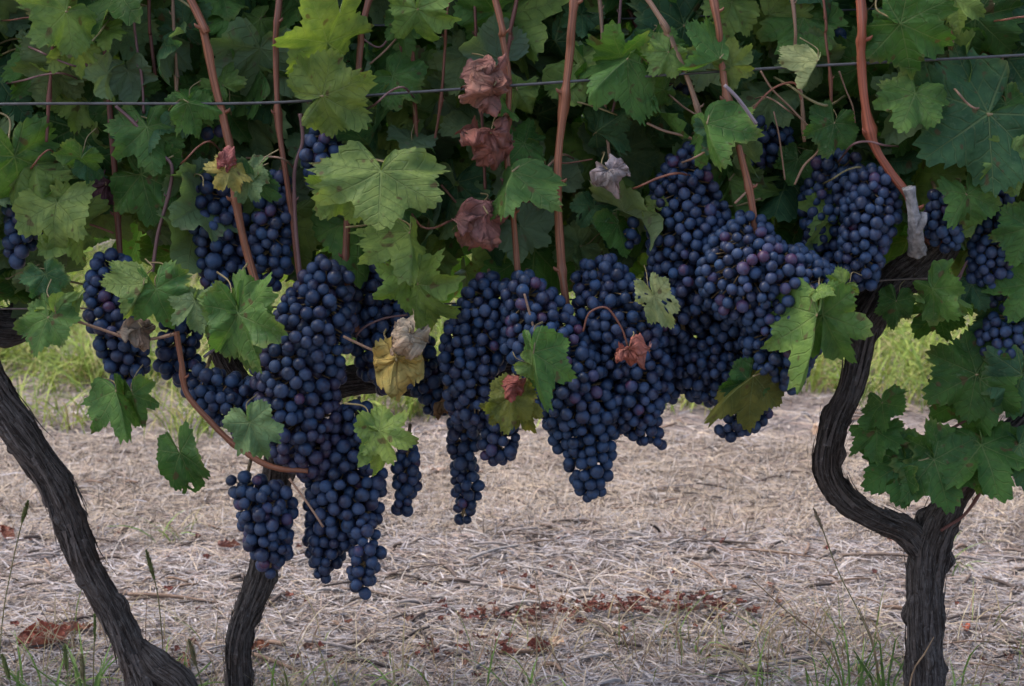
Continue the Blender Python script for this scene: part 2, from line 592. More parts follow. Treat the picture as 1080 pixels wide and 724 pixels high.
# green grass strip behind the vines, and dry fringe near the camera
def tufts(centres, n_each, spread, lmin, lmax, pal, wts, wmin=0.0015, wmax=0.0035, t0=1.25, ts=0.22, bend=0.7):
    P = []
    for (x, y) in centres:
        n = max(3, int(n_each * random.uniform(0.6, 1.3)))
        xy = np.stack([rng.normal(x, spread, n), rng.normal(y, spread, n)], 1)
        P.append(blades(n, xy, rng.uniform(lmin, lmax, n), rng.uniform(wmin, wmax, n), np.clip(rng.normal(t0, ts, n), 0.3, 1.55), palette(n, pal, wts), bend, 0, 4))
    return P
GRN = [(0.18, 0.25, 0.04), (0.26, 0.32, 0.065), (0.12, 0.19, 0.035), (0.36, 0.33, 0.13), (0.27, 0.23, 0.11)]
cen = []
for i in range(800):
    y = random.uniform(1.50, 4.2)
    x = random.uniform(-1, 1) * (0.34 * (y + 1.4) + 0.25)
    k = noise.noise(Vector((x * 2.2, y * 2.2, 5)))
    if y < 1.75 and k < -0.05:
        continue
    cen.append((x, y))
P = tufts(cen, 34, 0.035, 0.06, 0.20, GRN, [5, 5, 3, 2, 1.3], 0.002, 0.0045)
fl = [on_ground(px, py) for px, py in ((185, 470), (150, 440), (200, 455), (230, 452), (60, 455), (100, 450), (950, 430), (975, 425), (930, 420), (600, 450), (590, 440), (20, 440))]
P += tufts([(q.x, q.y) for q in fl], 34, 0.035, 0.06, 0.17, GRN, [4, 4, 3, 3, 2])
v, f, c = merge(P)
o = put('grass', new_mesh('grass', v, f, [M_GRASS], False, cattr=c))
tag(o, 'strip of yellowish green grass growing beyond the vine row', 'grass', kind='stuff')
DRYG = [(0.36, 0.29, 0.17), (0.28, 0.21, 0.14), (0.42, 0.36, 0.26), (0.16, 0.20, 0.06), (0.20, 0.13, 0.09)]
cen = []
for i in range(85):
    y = random.uniform(0.06, 0.30)
    x = random.uniform(-1, 1) * (0.33 * (y + 1.4) + 0.1)
    cen.append((x, y))
P = tufts(cen, 13, 0.03, 0.03, 0.10, DRYG, [4, 3, 3, 1.3, 2], 0.0007, 0.0018, 1.2, 0.3, 0.5)
gl = [on_ground(px, py) for px, py in ((60, 745), (25, 740), (100, 740), (180, 735), (345, 740), (430, 735), (880, 745), (905, 740), (930, 735), (985, 740), (1010, 600), (735, 690), (190, 565), (790, 745), (560, 745), (300, 742))]
P += tufts([(q.x, q.y) for q in gl], 16, 0.02, 0.03, 0.09, [(0.13, 0.22, 0.05), (0.19, 0.28, 0.07), (0.30, 0.26, 0.14)], [4, 3, 1.5], 0.0012, 0.0028, 1.2, 0.25, 0.6)
v, f, c = merge(P)
o = put('fringe_grass', new_mesh('fringe_grass', v, f, [M_GRASS], False, cattr=c))
tag(o, 'sparse dry grass with a few green blades along the near edge of the row', 'grass', kind='stuff')

# ------------------------------------------------------------------ vine leaves
VEINS = [0, 52, -52, 106, -106, 150, -150]

def leaf_geom(seed, N=150, rings=(0.0, 0.14, 0.32, 0.52, 0.72, 0.86, 0.94, 1.0), lobing=1.0, fold=0.25, droop=0.35, wave=0.06, tooth=0.13, crumple=0.0, roll=0.0, holes=0):
    rs = random.Random(seed)
    nseed = seed * 3.17
    ctl = [(0, 1.0), (10, .90), (20, .78), (29, .80 - .17 * lobing), (38, .82 - .03 * lobing), (52, .93), (64, .83), (76, .80 - .14 * lobing), (84, .72 - .06 * lobing),
           (96, .74), (108, .78), (122, .70), (138, .63), (152, .55), (163, .42), (171, .20), (176, .05)]
    ca = [a for a, _ in ctl]
    cr = [r for _, r in ctl]
    jit = {1: [rs.gauss(1, .06) for _ in ctl], -1: [rs.gauss(1, .06) for _ in ctl]}
    th = np.linspace(-176, 176, N)
    nt = rs.randint(27, 33)
    V = []
    rim = []
    for k, tdeg in enumerate(th):
        sg = 1 if tdeg >= 0 else -1
        rr = np.interp(abs(tdeg), ca, np.array(cr) * (np.array(jit[sg]) if abs(tdeg) > 3 else 1))
        ph = (tdeg / 360 * nt * 1.35 + nseed) % 1.0
        saw = (ph / 0.6 if ph < 0.6 else (1 - ph) / 0.4) - 0.4
        amp = tooth * (0.6 + 0.9 * abs(noise.noise(Vector((tdeg * .06, nseed, 0)))) * 1.8)
        a = math.radians(tdeg)
        for t in rings:
            r = rr * t * (1 + amp * saw * (t ** 7)) if t > 0 else 0.0
            x, y = r * math.sin(a), r * math.cos(a)
            # vein troughs, fold, waves
            dv = min(abs(tdeg - b) for b in VEINS[:5])
            z = 0.055 * (min(dv, 26) / 26) * t * 1.0
            z += -fold * abs(x) * (1 - 0.25 * abs(x))
            z += wave * math.sin(a * 5 + nseed) * t * t + wave * 0.7 * math.sin(a * 9 + nseed * 2) * t ** 3
            z += 0.05 * noise.noise(Vector((x * 3, y * 3, nseed)))
            if crumple:
                x += crumple * 0.45 * noise.noise(Vector((x * 3.2, y * 3.2, nseed + 9)))
                y += crumple * 0.45 * noise.noise(Vector((x * 3.2, y * 3.2, nseed + 19)))
                z += crumple * noise.noise(Vector((x * 2.6, y * 2.6, nseed + 29))) + crumple * 0.4 * noise.noise(Vector((x * 7, y * 7, nseed)))
            if roll:
                ax = x * roll
                x, z = (math.sin(ax) / roll) if abs(roll) > 1e-3 else x, z - (1 - math.cos(ax)) / roll
            # bend along the midrib
            b = droop * y
            if abs(droop) > 1e-3:
                y2 = math.sin(b) / droop * (1) + z * math.sin(b)
                z2 = z * math.cos(b) - (1 - math.cos(b)) / droop
                y, z = y2, z2
            V.append((x, y, z))
            rim.append((t, tdeg / 360))
    m = len(rings)
    F, uvv, uvr = [], [], []
    hole = [(rs.uniform(-120, 120), rs.uniform(.35, .8), rs.uniform(.03, .075)) for _ in range(holes)]
    for k in range(N - 1):
        tm = (th[k] + th[k + 1]) / 2
        bv = min(VEINS, key=lambda b: abs(tm - b))
        for j in range(m - 1):
            if hole:
                tr = (rings[j] + rings[j + 1]) / 2
                hx, hy = tr * math.sin(math.radians(tm)), tr * math.cos(math.radians(tm))
                if any(math.hypot(hx - hr * math.sin(math.radians(ha)), hy - hr * math.cos(math.radians(ha))) < hs for ha, hr, hs in hole):
                    continue
            idx = [(k, j), (k, j + 1), (k + 1, j + 1), (k + 1, j)]
            if j == 0:
                idx = [(k, j), (k, j + 1), (k + 1, j + 1)]
            F.append(tuple(a * m + b for a, b in reversed(idx)))
            for a, b in reversed(idx):
                sg = 1 if th[a] >= 0 else -1
                r = rings[b] * np.interp(abs(th[a]), ca, cr)
                d = math.radians(th[a] - bv)
                uvv.append((r * math.cos(d), r * math.sin(d)))
                uvr.append(rim[a * m + b])
    return V, F, uvv, uvr

def leaf_mesh(name, seed, mat, petiole=True, **kw):
    V, F, uvv, uvr = leaf_geom(seed, **kw)
    fm = [0] * len(F)
    # face orientation: +Z is the upper side
    if petiole:
        rs = random.Random(seed + 100)
        mb = MB()
        mb.tube([(0, 0.02, -0.012), (rs.uniform(-.1, .1), -0.22, -0.10), (rs.uniform(-.25, .25), -0.5, -0.42), (rs.uniform(-.35, .35), -0.65, -0.85)], [0.020, 0.017, 0.017, 0.020], seg=6, step=0.06)
        o = len(V)
        V = list(V) + [tuple(q) for q in mb.v]
        for ff in mb.f:
            F.append(tuple(i + o for i in ff))
            fm.append(1)
            uvv += [(0.5, 0.3)] * len(ff)
            uvr += [(0.2, 0)] * len(ff)
    return new_mesh(name, V, F, [mat, M_PET], True, fm, uvs=[('vein', uvv), ('rim', uvr)])

LEAVES = []
rs = random.Random(3)
for i in range(14):
    LEAVES.append(leaf_mesh('leaf', 11 + i, M_LEAF, lobing=rs.uniform(0.4, 1.5), fold=rs.uniform(-0.35, 0.9), droop=rs.uniform(0.05, 1.7), wave=rs.uniform(.05, .12), tooth=rs.uniform(.10, .17), holes=(2 if i in (1, 4, 8) else 0)))
FLAT = [leaf_mesh('leaf', 60 + i, M_LEAF, lobing=0.5 + 0.3 * i, fold=0.16, droop=0.45, wave=.08, holes=(1 if i == 2 else 0)) for i in range(4)]
HOLED = leaf_mesh('leaf', 77, M_LEAF, lobing=1.2, fold=0.12, droop=0.3, wave=.06, holes=7)
FOLDED = [leaf_mesh('leaf', 80 + i, M_LEAF, lobing=0.7, fold=1.1 + .3 * i, droop=0.4, wave=.07) for i in range(3)]
DRY = [leaf_mesh('dry_leaf', 90 + i, M_DRY, N=110, lobing=1.0, fold=0.3, droop=1.1 + .5 * (i % 3), wave=.12, crumple=0.42, roll=1.6 + 0.5 * (i % 2)) for i in range(6)]
FALLEN = [leaf_mesh('fallen_leaf', 120 + i, M_DRY, N=110, lobing=1.0, fold=-0.2, droop=-0.6 - .4 * (i % 3), wave=.12, crumple=0.32, roll=-(0.7 + 0.5 * (i % 3))) for i in range(6)]
LOW = [leaf_geom(200 + i, N=96, rings=(0.0, 0.35, 0.70, 0.92, 1.0), lobing=rs.uniform(.4, 1.4), fold=rs.uniform(-.3, .8), droop=rs.uniform(.05, 1.5), wave=.09) for i in range(8)]

def leaf_matrix(a, tip, roll, size=None):
    """leaf origin at a, midrib towards tip, upper side turned to the camera and rolled about the midrib (degrees)"""
    a, tip = Vector(a), Vector(tip)
    y = (tip - a)
    L = y.length if size is None else size
    y = y.normalized()
    n = (CAM - a).normalized()
    n = (n - y * n.dot(y)).normalized()
    n = Matrix.Rotation(math.radians(roll), 3, y) @ n
    x = y.cross(n).normalized()
    m = Matrix((x, y, n)).transposed() * L
    m = m.to_4x4()
    m.translation = a
    return m

# ------------------------------------------------------------------ vines
base_left = at(172, 813, 0.0)
base_mid = at(256, 813, 0.05)
base_right = at(978, 813, 0.0)
for b in (base_left, base_mid, base_right):
    b.z = 0.0
vine_left = thing('grape_vine', 'grape vine whose bare dark trunk leans down from the left edge', 'grape vine', base_left, 'grape vines in the row')
vine_mid = thing('grape_vine', 'grape vine with short curved trunk below the lowest hanging grape bunches', 'grape vine', base_mid, 'grape vines in the row')
vine_right = thing('grape_vine', 'grape vine with a straight forked trunk and crooked arm', 'grape vine', base_right, 'grape vines in the row')
VINES = {'l': vine_left, 'm': vine_mid, 'r': vine_right}

def bark_part(vine, name, spec, Y, ridge=0.24, seg=84, twist=2.0, seed=0.0, flakes=14, extra=None, label=None):
    """spec: (px, py, width px[, Y])"""
    mb = MB()
    pts, rad = [], []
    for s in spec:
        yy = s[3] if len(s) > 3 else Y
        pts.append(at(s[0], s[1], yy))
        rad.append(s[2] * 0.46 * mpp(yy))
    p, r, t, N, B = mb.tube(pts, rad, seg=seg, step=0.0024, ridge=ridge, twist=twist, seed=seed)
    rs = random.Random(int(seed * 100) + 5)
    for k in range(flakes):
        i = rs.randrange(5, max(6, len(p) - 25))
        a = rs.uniform(0, 2 * math.pi)
        n = rs.randint(8, 26)
        d0 = N[i] * math.cos(a) + B[i] * math.sin(a)
        lift = rs.uniform(0.0005, 0.007)
        q, w = [], []
        for j in range(5):
            kk = min(len(p) - 1, i + int(n * j / 4))
            dd = N[kk] * math.cos(a) + B[kk] * math.sin(a)
            q.append(p[kk] + dd * (r[kk] * 1.10 + lift * (j / 4) ** 2))
            w.append(rs.uniform(.0018, .0055) * (1 - .7 * (j / 4)))
        side = np.cross(t[i], d0)
        mb.blade(q, w, side)
    if extra:
        for sp, rr in extra:
            mb.tube([at(*s) for s in sp], rr, seg=10, step=0.003, ridge=0.25, seed=seed + 1)
    return put(name, mb.build(name, [M_BARK]), vine, label=label)

# left vine
bark_part(vine_left, 'trunk', [(-120, 300, 60), (-50, 365, 56), (0, 425, 42), (44, 487, 38), (66, 525, 38), (90, 590, 34), (117, 640, 34), (139, 690, 36), (154, 730, 43), (168, 815, 66)], -0.02, seed=1.3, flakes=70,
          extra=[([(70, 520, -0.06), (88, 545, -0.05), (98, 575, -0.045), (104, 590, -0.03)], [.0022, .0018, .0015, .001]), ([(146, 680, -0.02), (168, 704, -0.025), (190, 722, -0.03), (204, 760, -0.03), (206, 815, -0.03)], [0.008, 0.014, 0.013, 0.012, 0.014])])
bark_part(vine_left, 'cordon', [(-120, 300, 56, -0.02), (-60, 320, 48, 0.03), (0, 345, 44, 0.06), (28, 330, 36, 0.08), (34, 295, 18, 0.08), (36, 285, 8, 0.08)], 0.05, seed=2.1, flakes=10)
# middle vine
bark_part(vine_mid, 'trunk', [(253, 815, 44), (252, 735, 30), (252, 680, 30), (262, 645, 30), (277, 605, 32), (285, 560, 32), (292, 500, 34), (300, 450, 36)], 0.06, seed=3.7, flakes=50)
bark_part(vine_mid, 'cordon', [(300, 455, 36, 0.06), (330, 410, 36, 0.07), (380, 400, 32, 0.07), (450, 400, 32, 0.07), (530, 385, 34, 0.08), (610, 380, 28, 0.08), (680, 372, 24, 0.08), (720, 350, 14, .08)], 0.07, seed=4.4, flakes=12)
bark_part(vine_mid, 'spur', [(300, 455, 34, 0.06), (262, 420, 30, 0.08), (235, 370, 26, 0.08), (225, 330, 16, 0.07)], 0.07, seed=4.9, flakes=6)
# right vine
bark_part(vine_right, 'trunk', [(974, 815, 50), (974, 740, 39), (975, 680, 42), (977, 630, 41), (980, 585, 44), (990, 555, 42), (1010, 520, 32), (1040, 480, 26), (1080, 440, 22), (1120, 400, 18)], 0.0, seed=6.2, flakes=70)
bark_part(vine_right, 'arm', [(978, 590, 30), (955, 560, 30), (920, 545, 28), (890, 525, 29), (872, 492, 31), (880, 450, 30), (898, 410, 29), (908, 372, 28), (916, 340, 29), (945, 300, 34), (985, 268, 38), (1005, 245, 24), (1008, 235, 12)], 0.0, seed=7.7, flakes=60)
bark_part(vine_right, 'cordon', [(1012, 240, 20, -.03), (985, 268, 40, -.02), (945, 298, 40, 0.005), (905, 325, 34, 0.03), (865, 340, 32, 0.06), (800, 360, 20, 0.09)], 0.05, seed=8.3, flakes=8)
mb = MB()
mb.tube([at(967, 265, -0.06), at(965, 238, -0.09), at(961, 212, -0.098), at(958, 198, -0.10)], [0.0070, 0.0050, 0.0038, 0.0048], seg=24, step=.0015, ridge=0.7, seed=2)
mb.tube([at(966, 245, -0.09), at(973, 234, -0.095), at(975, 224, -0.095)], [0.004, 0.0035, 0.003], seg=8, step=.002, ridge=.2)
put('spur', mb.build('spur', [plain('weathered grey wood', (0.23, 0.22, 0.22), 0.9, .15, .32, 220)]), vine_right, label='weathered pale grey pruning stub')

def lower_edge(px):
    return np.interp(px, [-400, 0, 60, 100, 160, 220, 300, 380, 440, 480, 560, 640, 690, 740, 830, 880, 960, 1010, 1080, 1500], [340, 340, 345, 300, 300, 300, 330, 340, 340, 335, 335, 335, 350, 360, 340, 300, 280, 310, 340, 340])

def vine_of(px):
    return 'l' if px < 90 else ('m' if px < 670 else 'r')

RED = (0.2, 0.077, 0.046)
ORANGE = (0.25, 0.1, 0.052)
DARKR = (0.15, 0.055, 0.042)
PURP = (0.16, 0.085, 0.085)
TAN = (0.29, 0.18, 0.115)
GREY_C = (0.24, 0.20, 0.22)

def cane(vine, spec, Y, w, color, nodes=0.075, name='cane', buds=True, up=True):
    """spec: (px, py[, Y]) from the top of the photograph downwards; canes that leave the frame go on upwards"""
    pts = [at(s[0], s[1], s[2] if len(s) > 2 else Y) for s in spec]
    rad = [w * 0.355 * mpp(Y)] * len(pts)
    if up and spec[0][1] <= 30:
        d = (pts[0] - pts[1]).normalized()
        e = pts[0] + Vector((d.x * 0.3, 0.04, 0.22))
        e2 = e + Vector((random.uniform(-.08, .08), 0.05, 0.25))
        pts = [e2, e] + pts
        rad = [rad[0] * .5, rad[0] * .8] + rad
    mb = MB()
    sd = random.random()
    p, r, t, N, B = mb.tube(pts, rad, seg=10, step=0.0028, ridge=0.06, nodes=nodes, seed=sd)
    if buds and nodes:
        s = np.concatenate([[0], np.cumsum(np.linalg.norm(np.diff(p, axis=0), axis=1))])
        k = 0
        for q in np.arange((1 - sd) * nodes, s[-1], nodes):
            i = int(np.searchsorted(s, q))
            if i >= len(p) - 1:
                break
            k += 1
            sgn = 1 if k % 2 else -1
            dd = np.array([sgn * 0.9, -0.45, 0.15])
            dd /= np.linalg.norm(dd)
            c = p[i] + dd * r[i] * 1.15
            mb.tube([p[i] + dd * r[i] * .5, c + dd * r[i] * .5 + np.array([0, 0, .001]), c + dd * r[i] * .9 + np.array([0, 0, .003])], [r[i] * .45, r[i] * .36, r[i] * .1], seg=6, step=.0015)
    return put(name, mb.build(name, [M_CANE]), VINES[vine], color=color)

cane('l', [(107, 0), (112, 60), (117, 130), (123, 210), (128, 290), (130, 330)], -0.025, 9, DARKR)
cane('l', [(0, 70), (8, 120), (20, 150), (28, 190)], 0.05, 6, DARKR, up=False)
cane('m', [(157, 0), (159, 40), (164, 80)], -0.03, 5, DARKR)
cane('m', [(206, 10), (214, 30), (226, 85), (241, 150), (248, 205), (258, 255), (271, 305), (276, 330)], -0.07, 11.5, ORANGE)
cane('m', [(294, 0), (291, 60), (294, 130), (301, 180), (308, 230), (316, 290), (325, 330)], -0.06, 8.5, RED)
cane('m', [(317, 120), (319, 150), (311, 180), (312, 240), (318, 300)], -0.07, 5.5, PURP)
cane('m', [(390, -5), (380, 50), (377, 100), (370, 160), (366, 230), (366, 300), (376, 350)], -0.05, 9.5, RED)
cane('m', [(522, 0), (530, 40), (537, 90), (534, 150), (540, 215), (546, 285), (552, 335)], -0.07, 9, ORANGE)
cane('m', [(545, 0), (538, 40), (530, 90), (528, 120)], -0.05, 5.5, DARKR)
cane('m', [(606, -5), (601, 55), (595, 110), (588, 180), (590, 250), (598, 330)], -0.075, 12, ORANGE)
cane('r', [(678, -8), (706, 40), (724, 80), (737, 120), (743, 150)], -0.075, 8, TAN)
cane('r', [(751, -5), (759, 50), (766, 100), (778, 150), (791, 205), (798, 250)], -0.09, 10.5, ORANGE)
cane('r', [(907, -5), (908, 50), (911, 100), (921, 150), (938, 180), (958, 208), (964, 230)], -0.085, 13, (0.30, 0.088, 0.045))
cane('r', [(955, 20), (945, 45), (925, 65), (918, 90)], 0.0, 5, DARKR, nodes=0, up=False)
cane('r', [(663, 10), (682, 60), (700, 110), (722, 160), (735, 190)], 0.03, 7, DARKR)
cane('m', [(190, 190), (205, 225), (225, 270), (245, 305)], -0.03, 6.5, DARKR, up=False)
cane('m', [(228, 200), (240, 240), (252, 275), (262, 310)], -0.02, 6.5, DARKR, up=False)
cane('m', [(122, 112), (142, 130), (167, 160), (181, 175), (178, 205), (166, 250), (160, 295)], -0.06, 5.0, PURP, up=False)
cane('m', [(186, 350), (192, 385), (197, 415), (222, 445), (246, 468), (285, 492), (325, 497)], -0.09, 8.5, ORANGE, up=False)
cane('m', [(70, 335), (100, 345), (140, 358), (165, 357), (186, 352)], -0.08, 4.5, TAN, up=False, nodes=0.04)
cane('m', [(244, 345), (232, 362), (215, 377)], -0.03, 5, GREY_C, up=False, nodes=0)
cane('m', [(362, 355), (385, 366), (408, 376), (420, 384)], -0.10, 4, TAN, up=False, nodes=0)
cane('m', [(305, 505), (318, 522), (332, 542), (341, 556)], -0.14, 3.5, TAN, up=False, nodes=0)
cane('m', [(430, 332), (405, 336), (385, 345), (375, 355)], -0.06, 3.2, PURP, up=False, nodes=0)
cane('m', [(540, 165), (560, 175), (575, 190), (585, 205)], -0.05, 3.5, RED, up=False, nodes=0)
cane('m', [(625, 168), (600, 172), (592, 172)], -0.045, 2.6, RED, up=False, nodes=0)
cane('m', [(553, 310), (560, 335), (566, 358)], -0.12, 3.5, TAN, up=False, nodes=0)
cane('m', [(615, 350), (622, 330), (640, 325), (655, 345), (662, 365)], -0.12, 3.0, RED, up=False, nodes=0)
cane('r', [(682, 130), (700, 138), (720, 143), (740, 150)], -0.06, 4, TAN, up=False, nodes=0)
cane('r', [(780, 135), (800, 108), (818, 92), (838, 88), (845, 105)], -0.08, 3.2, RED, up=False, nodes=0)
cane('r', [(802, 75), (815, 95), (838, 118), (865, 152), (848, 175), (838, 195)], -0.07, 3.2, TAN, up=False, nodes=0)
cane('r', [(816, 118), (822, 145), (828, 190)], -0.06, 2.6, TAN, up=False, nodes=0)
cane('r', [(764, 90), (780, 106), (798, 131)], -0.115, 5.5, GREY_C, up=False, nodes=0)
cane('r', [(775, 215), (785, 205), (796, 195)], -0.09, 4, TAN, up=False, nodes=0)
cane('r', [(885, 75), (892, 95), (899, 112), (902, 130)], -0.05, 2.6, TAN, up=False, nodes=0)
cane('r', [(1080, 55), (1060, 80), (1045, 120), (1040, 140)], -0.02, 3.5, DARKR, up=False, nodes=0)
cane('r', [(915, 485), (940, 470), (962, 461), (990, 458), (1025, 440), (1065, 415)], -0.04, 4, DARKR, up=False, nodes=.05)
cane('r', [(985, 458), (986, 475), (985, 492)], -0.04, 3, DARKR, up=False, nodes=0)
cane('r', [(1085, 370), (1070, 400), (1045, 450), (1042, 500), (1020, 540), (992, 560)], -0.02, 5, DARKR, up=False)
cane('r', [(1005, 300), (1012, 290), (1020, 275), (1012, 295), (1004, 310)], -0.05, 2.8, PURP, up=False, nodes=0)
cane('l', [(25, 185), (55, 197), (75, 212), (82, 225)], -0.04, 4, RED, up=False, nodes=0)
cane('m', [(68, 235), (95, 237), (120, 246)], -0.03, 3.5, RED, up=False, nodes=0)
cane('m', [(76, 52), (95, 72), (110, 88)], -0.04, 4.5, PURP, up=False, nodes=0)
cane('m', [(375, 35), (400, 50), (415, 30)], -0.03, 3, PURP, up=False, nodes=0)
cane('m', [(390, 68), (405, 55), (420, 38), (432, 18)], -0.03, 3.2, TAN, up=False, nodes=0)
cane('m', [(420, 25), (423, 60), (421, 92)], 0.0, 4, RED, up=False, nodes=0)
cane('m', [(465, 195), (485, 218), (500, 235)], 0.0, 3.5, RED, up=False, nodes=0)

for x, y1, w in ((58, 150, 5), (140, 120, 4), (182, 190, 4.5), (330, 110, 4.5), (432, 190, 5), (474, 150, 4), (500, 200, 4.5), (632, 190, 5), (655, 120, 4), (835, 150, 5), (868, 110, 4), (1000, 170, 5), (1062, 130, 4)):
    dx = random.uniform(-16, 16)
    cane(vine_of(x), [(x, -5), (x + dx * .3, y1 * .35), (x + dx * .5 + random.uniform(-4, 4), y1 * .7), (x + dx, y1)], random.uniform(-.06, -.03), w, random.choice([DARKR, RED, PURP, TAN]), nodes=.055)
rt = random.Random(21)
for k in range(26):
    x, y = rt.uniform(10, 1070), rt.uniform(5, 235)
    if y > lower_edge(x) - 60:
        continue
    a = rt.uniform(-.6, .6) + (math.pi if rt.random() < .5 else 0)
    L = rt.uniform(28, 62)
    bend = rt.uniform(-14, 14)
    Yk = rt.uniform(-.10, -.045)
    dx, dy = math.cos(a) * L, math.sin(a) * L * .8
    cane(vine_of(x), [(x - dx * .3, y - dy * .3 - bend * .5, Yk + .06), (x, y), (x + dx * .35, y + dy * .35 + bend * .8, Yk), (x + dx * .7, y + dy * .7 + bend, Yk), (x + dx, y + dy, Yk + .05)], Yk, rt.uniform(2.2, 3.6), rt.choice([TAN, RED, RED, PURP, (0.22, 0.20, 0.09)]), up=False, nodes=0, name='petiole')

